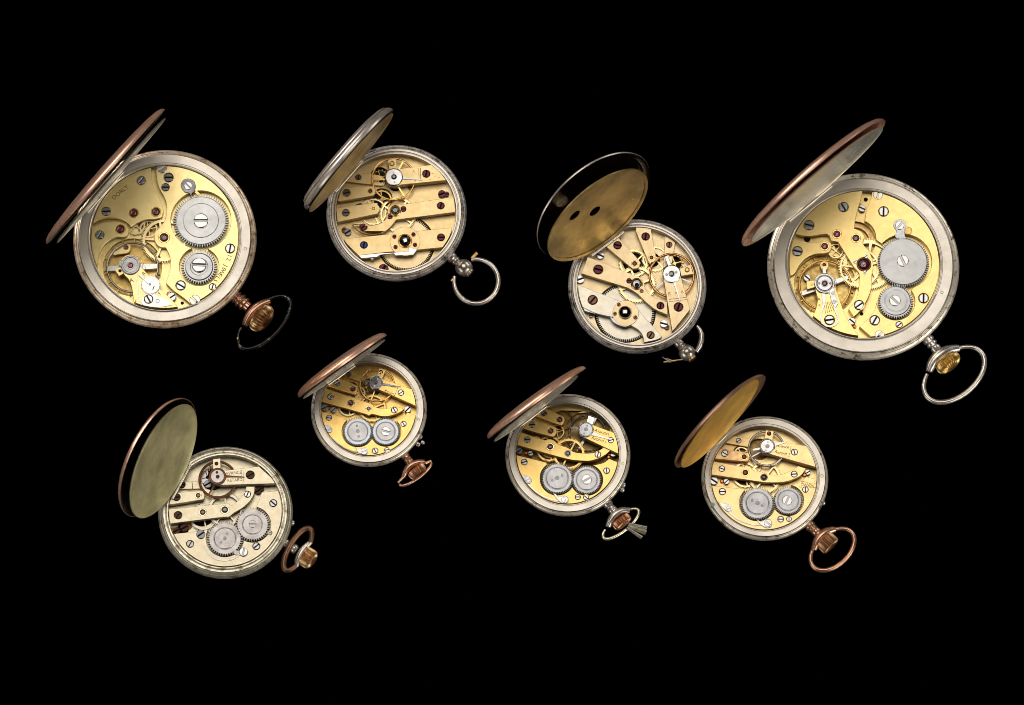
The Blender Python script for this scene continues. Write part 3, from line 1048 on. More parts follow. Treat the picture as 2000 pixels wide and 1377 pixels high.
    w.turned('disc', 985, 908, [(120, -1), (120, 0.3), (112, 1.0), (76, 1.3), (72, 0.7), (0, 0.7)], 8.2, 'steel_sun', 60, g)
    w.screw(985, 893, 62, -3, 'steel_bright', 9.8, g)
    k = w.bridge('click', [(830, 222), (850, 180), (893, 166), (940, 185), (957, 230), (945, 270), (925, 290), (915, 325, 1), (905, 290), (860, 275)], 8.6, 1.4, 'steel_dark')
    w.screw(893, 228, 34, -45, 'steel_bright', 8.8, k)
    w.strip('click_spring', [(955, 275), (985, 300)], 22, 7.6, 'brass', 0.8, k)
    # between the bridges
    w.screw(755, 1160, 36, 35, 'steel_bright', 4.5, w.plate_o)
    w.turned('stud', 735, 1142, [(24, -4), (24, 2.5), (16, 3.6), (0, 3.6)], 0.5, 'copper', 16, w.plate_o)
    w.hole(843, 1213, 14, 0.2, w.plate_o)
    w.case('wide', 'rose_edge', 139)
    w.stamp(1372, 757)
    w.cover('back_cover', ((94, 477), (320, 214)), 1.0, 18, 'rose', 'cover_inside', 'dome', 'copper-coloured domed back cover standing edge-on')
    w.cover('dust_cover', ((113, 475), (322, 231)), 1.2, 5, 'cuvette_silver', 'cuvette_silver', 'flat')
    # pendant
    z = 31.0 * S
    A, B, p, q = w.axis((463, 582), (516, 626), z)
    w.turned_axis('pendant', A - p * 6 * S, p, [(12, 0), (13, 3), (13.5, 6), (11, 8), (11, 10), (14.5, 13), (14.5, 16), (11.5, 18), (11, 21), (14, 23), (14, 26), (10, 29), (10, 36)], 'pend_rose')
    w.yoke((478, 636), (496, 606), (527, 588), 6.0, 'pend_rose', z, 10.0)
    w.turned_axis('crown', A + p * 50 * S, p, [(15, 0), (24, 1.5), (29, 7), (30, 14), (28, 21), (22, 27), (12, 31), (4, 32)], 'crown_bronze', flutes=26, fl_depth=0.17, fl_range=(1, 6))
    w.bow((516, 630), 66, 31, 45.5, 5.2, 'bow_dark', 126, 414)


# ================================================================== watch 2: key-wound, pale bars, ball pendant, round bow
def watch_ring_bow():
    w = Watch('key-wound silver pocket watch with ball pendant and big round bow',
              (640, 290, 260), (773.5, 414.5), 118, 138, (774.5, 417.5), 'gilt_b')
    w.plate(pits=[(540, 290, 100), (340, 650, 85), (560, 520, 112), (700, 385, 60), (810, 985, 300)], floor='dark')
    w.gear('barrel_wheel', 810, 985, 287, 90, 1.5, 2.0, 'gilt_c', depth=0.085, duty=0.45)
    w.gear('train_wheel', 725, 682, 194, 80, 4.2, 1.4, 'brass_pale', 4, rim=0.84, hub=0.14, sw=0.09, a0=1.0, depth=0.075)
    w.gear('train_wheel', 470, 655, 150, 64, 1.8, 1.2, 'brass_pale', 4, rim=0.84, hub=0.16, a0=0.4)
    w.gear('train_wheel', 560, 530, 110, 52, 0.6, 1.2, 'brass', 4, rim=0.80, hub=0.2, a0=0.1)
    w.gear('escape_wheel', 545, 300, 92, 15, 2.5, 1.2, 'brass', 4, rim=0.76, hub=0.2, depth=0.2, duty=0.35)
    w.bridge('bar', [(290, 250, 1), (450, 262, 1), (560, 285), (592, 335), (570, 385), (440, 372, 1), (190, 345, 1), (150, 300, 1)], 4.0, 4,
             screws=[(317, 298, 27, 85, 'steel_dark')])
    w.hole(552, 335, 20, 4.0, None)
    w.bridge('bar', [(180, 404, 1), (440, 390), (482, 410), (494, 442), (480, 475), (440, 492), (118, 545, 1), (60, 500, 1)], 9, 7,
             screws=[(195, 458, 35, 15, 'steel_dark')], jewels=[(440, 440, 25, 'brown', 'setting')])
    w.bridge('bar', [(40, 624, 1), (470, 563), (515, 580), (536, 620), (522, 660), (480, 682), (40, 772, 1)], 9.5, 8,
             screws=[(187, 665, 33, 0, 'steel_dark')], jewels=[(473, 620, 26, 'brass', 'setting')])
    b = w.bridge('center_bridge', [(745, 582, 1), (1400, 486, 1), (1400, 648, 1), (705, 738, 1), (665, 790), (600, 850), (500, 890), (400, 880), (310, 840), (248, 777, 1),
                                   (325, 768, 1), (380, 792), (450, 800), (540, 776), (600, 735), (626, 690), (622, 630), (660, 588)], 9.5, 7,
                 screws=[(1170, 592, 33, 70, 'purple'), (370, 810, 35, 40, 'purple'), (783, 627, 25, 0, 'purple'), (642, 702, 25, 0, 'purple')])
    w.turned('arbor_collar', 700, 645, [(60, -6), (60, 1.5), (52, 2.6), (44, 2.2), (40, 0)], 9.8, 'brass', 36, b)
    w.turned('winding_square', 700, 645, [(42, -4), (42, 2), (34, 4), (22, 5), (0, 5)], 10, 'steel_dark', 24, b)
    b = w.bridge('barrel_bridge', [(148, 937, 1), (1283, 818, 1), (1283, 885, 1), (1190, 1023, 1), (935, 1048, 1), (860, 1046, 1), (320, 1106, 1)], 9, 7,
                 screws=[(375, 998, 33, 80, 'blue'), (1172, 920, 34, 0, 'purple')])
    r = w.turned('cap_plate', 800, 962, [(157, -0.6), (157, 0.5), (154, 0.8), (80, 0.8), (80, 0)], 9.1, 'gilt_b', 64, b)
    for u, v, a in ((690, 910, 0), (887, 888, 20), (702, 1018, 60), (903, 995, 30)):
        w.screw(u, v, 22, a, 'purple', 10.2, b)
    w.turned('arbor_collar', 800, 955, [(72, -2), (72, 1.6), (66, 2.6), (60, 2.4), (56, 0)], 10, 'gold', 40, b)
    w.turned('winding_square', 800, 950, [(60, -2), (60, 1.5), (48, 4.5), (28, 6.5), (0, 7)], 10, 'steel_black', 32, b)
    w.bridge('square_end', [(778, 935, 1), (815, 925, 1), (825, 962, 1), (788, 972, 1)], 18, 1.5, 'steel_bright', parent=b)
    k = w.bridge('click', [(318, 1104, 1), (530, 1083, 1), (700, 1075, 1), (842, 1062, 1), (832, 1018, 1), (925, 1045, 1), (885, 1100, 1), (705, 1108, 1), (682, 1086, 1), (545, 1100, 1),
                           (512, 1122, 1), (350, 1137, 1)], 9.8, 2.5, 'steel_bright')
    w.turned('pin', 460, 1137, [(20, -6), (20, 1), (14, 1.6), (0, 1.6)], 7, 'steel_bright', 16, k)
    # balance
    w.balance(680, 315, 232, 20, 8.5, 'gold', (62, 182, 302), 'gold', 18, 0)
    w.bridge('stud_holder', [(622, 116, 1), (706, 100, 1), (722, 228, 1), (640, 230, 1)], 10.2, 2.5)
    w.turned('stud', 665, 157, [(28, 0), (28, 1), (20, 1.4), (16, 0.6), (10, 0.6), (8, 1.6), (0, 1.6)], 10.2, 'brass', 24)
    c = w.bridge('balance_cock', [(720, 213, 1), (1086, 167, 1), (1250, 326, 1), (765, 374, 1), (690, 390), (610, 345), (612, 240)], 12, 9,
                 screws=[(1020, 262, 35, 75, 'purple')])
    w.turned('regulator_disc', 685, 295, [(90, -2.5), (90, -0.3), (84, 0.6), (30, 0.6), (26, -0.5), (0, -0.5)], 13.2, 'steel_bright', 56, c)
    w.turned('regulator_rim', 685, 295, [(93, -3), (93, 0), (90, 0.3), (87, 0)], 13.2, 'steel_dark', 56, c)
    w.turned('end_stone', 685, 293, [(26, -1), (26, 0.5), (14, 1.3), (0, 1.3)], 13.2, 'steel_dark', 24, c)
    w.hole(683, 247, 11, 13.8, c, 'pin_hole', 'steel')
    w.hole(690, 342, 11, 13.8, c, 'pin_hole', 'steel')
    w.strip('pointer', [(768, 303), (860, 313), (978, 322)], [26, 14, 9], 13.0, 'steel', 0.7, c)
    for (a, b2, d, e) in ((942, 205, 945, 300), (960, 200, 963, 330)):
        w.strip('engraved_line', [(a, b2), (d, e)], 5, 12.15, 'ink', 0.2, c)
    w.text('A', 890, 240, 40, 8, 12, 'ink_soft', c)
    w.text('R', 905, 335, 34, 8, 12, 'ink_soft', c)
    for (u, v, s, a) in ((1085, 255, 50, -20), (1110, 285, 40, 30), (1060, 320, 34, -5), (1150, 300, 34, 15)):
        w.text('~', u, v, s, a, 12, 'ink_soft', c, name='scroll_engraving')
    # dog screws on the plate
    for (u, v, rr, a, m) in ((1182, 470, 40, 20, 'purple'), (1228, 472, 28, 0, 'purple'), (208, 865, 38, 30, 'steel_dark'), (172, 842, 28, 0, 'brown'), (578, 1245, 52, 60, 'purple'), (850, 402, 20, 0, 'brown')):
        w.screw(u, v, rr, a, m, 2.5, w.plate_o)
    w.case('ridged', 'case_worn', 139)
    w.cover('back_cover', ((599, 409), (768, 215)), 4, 24, 'silver_cover', 'cover_inside', 'ridged', 'silver back cover with double ridge standing edge-on')
    w.cover('dust_cover', ((604, 413), (768, 223)), 5.5, 4, 'cuvette_brass', 'cuvette_brass', 'flat')
    # pendant
    z = 19.0 * S
    A, B, p, q = w.axis((880, 501), (906, 523), z)
    w.turned_axis('pendant', A - p * 4 * S, p, [(11, 0), (11, 10), (9, 12), (8, 14), (9.5, 16), (9.5, 19), (7.5, 21), (7, 26)], 'pend_silver')
    w.turned_axis('ball', B - p * 17 * S, p, [(3, 0), (9, 1.5), (13.5, 5.5), (16.3, 11), (17, 17), (16.2, 23), (13.3, 28.5), (9.5, 31.5), (9.5, 34), (8.5, 35), (0.5, 35)], 'pend_silver', 32)
    w.bow((930, 549.5), 43.5, 43.5, 45, 5.0, 'pend_silver', 122, 418, z=z)
    w.rod('bow_screw', (921, 504.5), (931.5, 494), 3.5, 4, 'crown_gold', z)
    w.rod('bow_screw', (889, 541), (881.5, 549), 3, 3.5, 'crown_gold', z)


# ================================================================== watch 3: key-wound, fan of bars, broken bow
def watch_broken_bow():
    w = Watch('key-wound silver pocket watch with pierced brass inner cover wide open and broken bow',
              (1110, 430, 270), (1244.8, 557.5), 118, 135.7, (1244.5, 561), 'gilt_c')
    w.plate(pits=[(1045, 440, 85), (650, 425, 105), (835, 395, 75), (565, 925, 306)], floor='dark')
    w.gear('barrel_wheel', 565, 925, 293, 90, 1.5, 2.0, 'silver_plate', depth=0.085, duty=0.45)
    w.gear('train_wheel', 682, 640, 196, 72, 4.4, 1.5, 'brass_pale', 4, rim=0.80, hub=0.15, sw=0.10, a0=0.35, depth=0.085)
    w.gear('train_wheel', 650, 430, 152, 66, 2.4, 1.2, 'brass_pale', 4, rim=0.80, hub=0.16, a0=0.75)
    w.gear('train_wheel', 865, 385, 138, 64, 1.2, 1.2, 'brass_pale', 5, rim=0.80, hub=0.18, a0=0.4)
    w.gear('escape_wheel', 1060, 430, 92, 15, 2.0, 1.0, 'brass', 4, rim=0.80, hub=0.18, depth=0.22, duty=0.35)
    w.bridge('bar', [(500, 176, 1), (700, 395), (713, 438), (694, 474), (655, 482), (615, 462), (372, 258, 1)], 9, 8,
             screws=[(490, 250, 35, -10, 'purple')], jewels=[(660, 432, 30, 'brown', 'setting')])
    w.bridge('bar', [(674, 60, 1), (818, 60, 1), (869, 372), (858, 405), (828, 420), (795, 405), (672, 110, 1)], 9, 8,
             screws=[(770, 163, 35, 80, 'purple')], jewels=[(828, 372, 26, 'brown', 'setting')])
    w.bridge('bar', [(968, 100, 1), (1075, 150, 1), (1035, 425, 1), (945, 480, 1)], 4, 4, screws=[(1005, 245, 26, 85, 'brown')])
    b = w.bridge('center_bridge', [(195, 365, 1), (630, 538), (715, 572), (756, 630), (770, 690), (835, 755), (985, 818, 1), (990, 942, 1), (870, 890), (770, 812), (700, 742), (640, 700),
                                   (590, 673, 1), (130, 530, 1)], 9.5, 7,
                 screws=[(298, 492, 42, -15, 'purple'), (605, 605, 22, 0, 'purple'), (918, 852, 32, 80, 'purple')])
    w.screw(730, 705, 20, 0, 'brown', 9.8, b)
    w.turned('arbor_collar', 682, 635, [(60, -6), (60, 1.5), (52, 2.6), (46, 2.2), (42, 0)], 9.8, 'brass', 36, b)
    w.turned('winding_square', 682, 637, [(45, -4), (45, 1), (36, 3), (22, 3.4), (0, 3.4)], 10, 'steel', 24, b)
    w.hole(682, 645, 22, 13.5, b, 'pin_hole')
    b = w.bridge('barrel_bridge', [(60, 630, 1), (500, 800), (690, 884), (725, 930), (850, 1062), (932, 1160, 1), (890, 1190, 1), (756, 1217, 1), (740, 1150), (700, 1092), (620, 1045), (560, 1000),
                                   (480, 968), (420, 962), (260, 922), (135, 862, 1)], 9, 7, 'silver_plate',
                 screws=[(243, 795, 42, 50, 'brown'), (820, 1145, 33, 60, 'brown')])
    w.turned('cap_plate', 570, 928, [(132, -0.6), (132, 0.5), (129, 0.8), (70, 0.8), (70, 0)], 9.1, 'gilt_c', 64, b)
    for u, v, rr, a in ((503, 840, 19, 60), (465, 930, 19, 30), (668, 968, 20, 50)):
        w.screw(u, v, rr, a, 'brown', 10.2, b)
    w.turned('arbor_collar', 565, 920, [(66, -2), (66, 1.6), (62, 2.4), (58, 2.2), (55, 0)], 10, 'gilt_c', 40, b)
    w.turned('winding_square', 565, 915, [(58, -2), (58, 1.5), (46, 4), (28, 5), (0, 5)], 10, 'steel_black', 32, b)
    w.bridge('square_end', [(545, 895, 1), (585, 895, 1), (585, 930, 1), (545, 930, 1)], 16.4, 1.5, 'steel_bright', parent=b)
    k = w.bridge('click', [(412, 962, 1), (460, 978), (510, 1008), (558, 1012), (563, 985, 1), (622, 1048, 1), (560, 1062), (485, 1038), (440, 1005)], 9.4, 2.5, 'steel')
    w.bridge('click_spring', [(142, 868, 1), (262, 908, 1), (270, 935, 1), (162, 905, 1)], 8, 3, 'steel', parent=k)
    # balance
    w.balance(1030, 548, 232, 22, 7.0, 'copper_ring', (100, 220, 340), 'steel', 16, 0)
    w.bridge('stud_holder', [(1108, 482, 1), (1216, 440, 1), (1246, 535, 1), (1125, 556, 1)], 9.5, 3)
    w.turned('stud', 1183, 495, [(26, 0), (26, 1), (18, 1.4), (14, 0.6), (9, 0.6), (8, 1.4), (0, 1.4)], 9.6, 'brass', 24)
    c = w.bridge('balance_cock', [(945, 560, 1), (1035, 1108, 1), (1213, 886, 1), (1128, 590, 1), (1105, 490), (1030, 455), (955, 490)], 11.5, 9,
                 screws=[(1098, 865, 40, 70, 'purple')])
    w.bridge('regulator_arm', [(958, 362, 1), (990, 352, 1), (1035, 470, 1), (1000, 475, 1)], 12.2, 1.5, 'steel_bright', parent=c)
    w.turned('regulator_disc', 1030, 535, [(90, -2.5), (90, -0.3), (84, 0.6), (32, 0.6), (28, 0.2), (0, 0.2)], 12.8, 'steel_bright', 56, c)
    w.turned('end_stone', 1028, 535, [(28, -1), (28, 0.5), (14, 1.0), (0, 1.0)], 12.8, 'steel_dark', 24, c)
    w.hole(980, 540, 13, 13.5, c, 'pin_hole', 'steel_dark')
    w.hole(1075, 517, 13, 13.5, c, 'pin_hole', 'steel_dark')
    w.strip('pointer', [(1055, 615), (1075, 680), (1112, 808)], [26, 16, 6], 12.6, 'steel_bright', 0.7, c)
    w.text('R', 1008, 735, 46, 4, 11.5, 'ink_soft', c)
    w.text('A', 1075, 725, 46, 4, 11.5, 'ink_soft', c)
    w.text('A', 1135, 715, 46, 4, 11.5, 'ink_soft', c)
    w.strip('engraved_line', [(1000, 790), (1175, 768)], 4, 11.65, 'ink', 0.2, c)
    w.strip('engraved_line', [(1003, 812), (1180, 790)], 4, 11.65, 'ink', 0.2, c)
    for (u, v, rr, a, m) in ((318, 350, 40, -25, 'steel_bright'), (288, 318, 25, 0, 'brown'), (118, 588, 43, 20, 'steel_bright'), (952, 1032, 40, -15, 'steel_bright'), (982, 1064, 25, 0, 'brown'),
                             (225, 950, 20, 0, 'steel_dark')):
        w.screw(u, v, rr, a, m, 2.5, w.plate_o)
    w.case('ridged', 'case_worn', 127)
    w.cover('back_cover', ((1052, 481), (1268, 323)), 32, 12, 'silver_cover', 'cover_inside', 'ridged', 'dark polished back cover with thin silver edge')
    w.cover('dust_cover', ((1071, 494), (1265, 348)), 26, 5, 'cuvette_brass', 'cuvette_brass', 'flat', 'patinated brass inner cover with two key holes',
            holes=((0.01, 0.0, 0.105), (-0.054, -0.50, 0.105)))
    z = 18.0 * S
    A, B, p, q = w.axis((1328, 673), (1341.8, 689), z)
    w.turned_axis('pendant', A - p * 6 * S, p, [(9.5, 0), (9.5, 6), (8, 8), (9, 10), (10, 12), (9, 14)], 'pend_silver')
    w.turned_axis('ball', B - p * 15 * S, p, [(4, 0), (10, 2), (14.5, 7), (16.2, 13), (16.2, 17), (14.5, 23), (10, 28), (7, 30)], 'pend_silver', 32)
    w.turned_axis('pendant_cap', B + p * 13 * S, p, [(7, 0), (9.5, 1.5), (9.5, 4), (7.5, 5.5), (0.5, 5.5)], 'crown_gold', 24)
    pts = [w.F(x, y, zz * S) for x, y, zz in ((1360, 687, 12), (1366, 677, 13), (1370, 665, 14), (1370.5, 653, 15), (1366.5, 643, 16), (1361, 636, 17))]
    vv, ff = tube(pts, [4.5 * S, 5.6 * S, 5.6 * S, 5 * S, 4 * S, 2.6 * S], 12)
    w.add('bow', mesh_from('bow', vv, ff, [M['pend_silver']], None, 60))
    w.rod('bow_pin', (1296, 707.5), (1333, 702), 2.4, 1.8, 'crown_gold', z)
    for a, b in (((1293, 697), (1310, 708)), ((1299, 700), (1311, 703)), ((1303, 699), (1308, 707))):
        w.rod('thread', a, b, 0.5, 1.1, 'thread', z + 2 * S, z + 3 * S, n=6)


# ================================================================== watch 4: largest, sunray ratchet wheel
def watch_largest():
    w = Watch('largest pocket watch, with plain sunray steel wheel and oval silver bow',
              (1530, 360, 320), (1688, 515.5), 149, 188.4, (1686, 522), 'gilt_d')
    w.plate(pits=[(350, 845, 262), (600, 480, 175)], floor='brass_mid')
    w.gear('train_wheel', 715, 672, 228, 92, 3.0, 1.5, 'brass_pale', 5, rim=0.80, hub=0.16, sw=0.10, a0=0.2, depth=0.07)
    w.gear('train_wheel', 640, 700, 180, 78, 4.6, 1.2, 'brass_pale', 5, rim=0.84, hub=0.16, sw=0.08, a0=0.5, depth=0.075)
    w.gear('train_wheel', 600, 480, 150, 70, 0.2, 1.2, 'blush', 4, rim=0.82, hub=0.2, a0=0.2)
    w.gear('train_wheel', 440, 560, 68, 40, 2.4, 1.2, 'brass_pale', 4, rim=0.78, a0=0.9)
    b = w.bridge('barrel_bridge', [(765, -40, 1), (735, 125), (703, 200), (684, 306, 1), (735, 340), (770, 400), (782, 468, 1), (835, 503, 1), ('a', 1010, 650, 238, -140, 69),
                                   ('a', 945, 985, 162, -37, 178), (765, 1060), (700, 1140), (640, 1195, 1), (700, 1248), (770, 1310, 1), (800, 1500, 1), (1600, 1500, 1), (1600, -40, 1)],
                 screws=[(795, 88, 40, 75, 'steel_bright', 1), (842, 228, 38, 88, 'steel_bright'), (1178, 957, 38, 88, 'steel_bright'), (768, 1143, 38, 60, 'steel_bright'),
                         (973, 1180, 25, 40, 'steel_bright'), (810, 1265, 42, 50, 'steel_bright', 1)])
    t = w.bridge('train_bridge', [(672, -40, 1), (660, 90), (625, 210), (602, 310), (598, 372, 1), (650, 395), (680, 440), (668, 495), (715, 560), (748, 630), (754, 700), (742, 770),
                                  (742, 850), (722, 930), (680, 1010), (632, 1075), (590, 1110, 1), (548, 1045, 1), (600, 985), (630, 900), (638, 820), (634, 745), (590, 690, 1), (460, 484, 1),
                                  (405, 472), (382, 425), (330, 418), (220, 435), (140, 425), (90, 400, 1), (-60, 400, 1), (-60, -40, 1)], 8.5, 7.5,
                 screws=[(505, 190, 37, -60, 'steel'), (215, 343, 37, -15, 'steel'), (637, 1015, 37, 35, 'steel_bright')],
                 jewels=[(450, 418, 38, 'ruby_pink'), (610, 452, 38, 'ruby_plum'), (677, 672, 60, 'ruby', 'brown', 'steel_bright')])
    for u, v in ((603, 648), (695, 604), (688, 740)):
        w.screw(u, v, 17, 40, 'steel_bright', 8.9, t)
    w.bridge('escape_bridge', [(60, 440, 1), (200, 487), (290, 486), (345, 466), (393, 488), (406, 523), (390, 560), (345, 580), (270, 585), (200, 612), (140, 670), (100, 740), (45, 775, 1),
                               (-60, 780, 1), (-60, 440, 1)], screws=[(118, 562, 37, -15, 'steel')], jewels=[(347, 520, 36, 'ruby_pink')])
    w.hole(200, 460, 27, 0.2, w.plate_o)
    w.hole(693, 128, 18, 0.2, w.plate_o)
    w.hole(658, 1088, 15, 0.2, w.plate_o)
    w.screw(662, 202, 30, -25, 'steel_bright', 4, w.plate_o)
    w.turned('stud', 640, 178, [(17, -4), (17, 2.5), (10, 3.4), (0, 3.4)], 0.5, 'copper', 16, w.plate_o)
    w.screw(577, 1150, 30, -40, 'steel_bright', 4, w.plate_o)
    w.turned('stud', 598, 1196, [(17, -4), (17, 1.5), (10, 2.4), (0, 2.4)], 0.5, 'copper', 16, w.plate_o)
    w.screw(200, 785, 30, -40, 'steel_bright', 0.8, w.plate_o)
    # balance
    w.balance(350, 848, 224, 18, 4.4, 'gold', (20, 200), 'steel_bright', 44, 14, 'gold')
    c = w.bridge('balance_cock', [(268, 830), (272, 900), (288, 960), (275, 1040), (238, 1132, 1), (330, 1190), (480, 1248), (642, 1287, 1), (600, 1225), (540, 1130), (500, 1050), (470, 960),
                                  (442, 880), (430, 810), (350, 755), (285, 780)], 10.5, 9.5, screws=[(388, 1140, 38, 8, 'steel_bright')])
    w.bridge('stud_holder', [(193, 815, 1), (262, 805, 1), (280, 860, 1), (200, 882, 1)], 9.5, 2.5, parent=c)
    w.hole(240, 838, 16, 9.6, c, 'pin_hole', 'brass')
    w.bridge('pallet_bridge', [(308, 680), (320, 652), (345, 645), (372, 655), (378, 685), (362, 715), (330, 720)], 4, 3, jewels=[(343, 675, 20, 'brown', 'setting')])
    w.bridge('regulator_arm', [(328, 702, 1), (358, 702, 1), (362, 770, 1), (330, 770, 1)], 12, 1.0, 'steel_bright', parent=c)
    w.turned('regulator_disc', 348, 832, [(88, -2), (88, 0), (82, 0.8), (74, 0.8), (70, 0.2), (64, 0.2), (60, 0.8), (30, 1.0), (26, 0.4), (0, 0.4)], 12, 'steel_bright', 56, c)
    w.turned('regulator_rim', 348, 832, [(73, 0.2), (73, 1.0), (66, 1.0), (66, 0.2)], 12, 'steel_dark', 48, c)
    w.jewel(348, 832, 30, 'ruby_plum', 'steel_bright', 13.4, c)
    for u in (302, 395):
        w.hole(u, 830, 10, 13.0, c, 'pin_hole', 'steel_dark')
    w.strip('regulator_spring', [(335, 912), (342, 960), (340, 1010), (322, 1065), (312, 1115), (325, 1165), (360, 1190), (400, 1196), (440, 1180), (462, 1145), (458, 1105), (440, 1070), (428, 1030)],
            [34, 30, 20, 12, 12, 12, 12, 12, 12, 12, 12, 14, 16], 11.8, 'steel_bright', 1.0, c)
    w.bridge('pointer_plate', [(385, 905, 1), (425, 868, 1), (440, 940, 1), (462, 1000, 1), (432, 1045, 1), (405, 985, 1)], 11.9, 1.0, 'steel_bright', parent=c)
    w.screw(418, 915, 16, 30, 'steel', 12.1, c)
    w.screw(430, 985, 17, -20, 'steel', 12.1, c)
    for a in range(6):
        x = 358 + a * 18
        w.strip('engraved_line', [(345 + a * 12, 990), (x - 5, 1085 - a * 6)], 4, 10.65, 'ink', 0.2, c)
    w.text('A', 300, 965, 38, 5, 10.5, parent=c)
    w.text('F', 303, 1020, 38, 5, 10.5, parent=c)
    # winding work
    g = w.gear('ratchet_wheel', 1010, 650, 217, 70, 9.2, 4.0, 'steel', depth=0.085, ch=0.3)
    w.turned('disc', 1010, 650, [(200, -1), (200, 0.4), (195, 0.7), (0, 0.7)], 9.3, 'steel_sun', 72, g)
    w.screw(1003, 643, 50, -65, 'steel_bright', 9.7, g)
    g = w.gear('crown_wheel', 945, 985, 150, 44, 9.0, 4.0, 'steel', depth=0.13, ch=0.3)
    w.turned('disc', 945, 980, [(126, -1), (126, 0.3), (120, 0.6), (98, 0.6), (96, 0.2), (90, 0.2), (88, 0.7), (0, 0.7)], 9.2, 'steel_sun', 60, g)
    w.screw(938, 977, 48, -45, 'steel_bright', 9.8, g)
    k = w.bridge('click', [(925, 345), (940, 308), (978, 293), (1018, 310), (1034, 348), (1020, 385), (1022, 430), (1040, 455, 1), (985, 462, 1), (940, 440), (950, 390)], 9.0, 1.5, 'steel',
                 )
    w.screw(978, 345, 38, 50, 'steel_bright', 9.2, k)
    w.turned('click_stud', 1050, 387, [(34, -1), (34, 0.4), (26, 0.5), (24, 0)], 8.2, 'brass', 28, k)
    w.case('wide', 'case_edge', 130)
    w.stamp(1333, 908)
    w.cover('back_cover', ((1449, 476), (1731, 240)), 7, 21, 'rose', 'rose', 'dome', 'rose-coloured back cover behind the silvery inner cover')
    w.cover('dust_cover', ((1466, 468), (1726, 253)), 6, 6, 'cuvette_silver', 'cuvette_silver', 'flat')
    z = 29.0 * S
    A, B, p, q = w.axis((1814, 665), (1853, 710), z)
    w.turned_axis('pendant', A - p * 6 * S, p, [(11, 0), (12, 3), (12, 8), (9.5, 10), (9, 12), (11.5, 14), (11.5, 17), (8.5, 19), (8, 22), (10.5, 24), (10.5, 30), (9, 33), (8, 42)], 'pend_silver')
    w.yoke((1814.5, 725.5), (1835, 694), (1873.5, 680), 7.0, 'pend_silver', z, 12.5)
    w.turned_axis('crown', A + p * 47 * S, p, [(14, 0), (22, 1.5), (26, 6), (27, 12), (25, 19), (19, 24), (10, 26.5), (3, 27)], 'crown_gold', flutes=26, fl_depth=0.17, fl_range=(1, 6))
    w.bow((1863.5, 731.5), 69, 42, 39, 5.2, 'pend_silver', 126, 414)


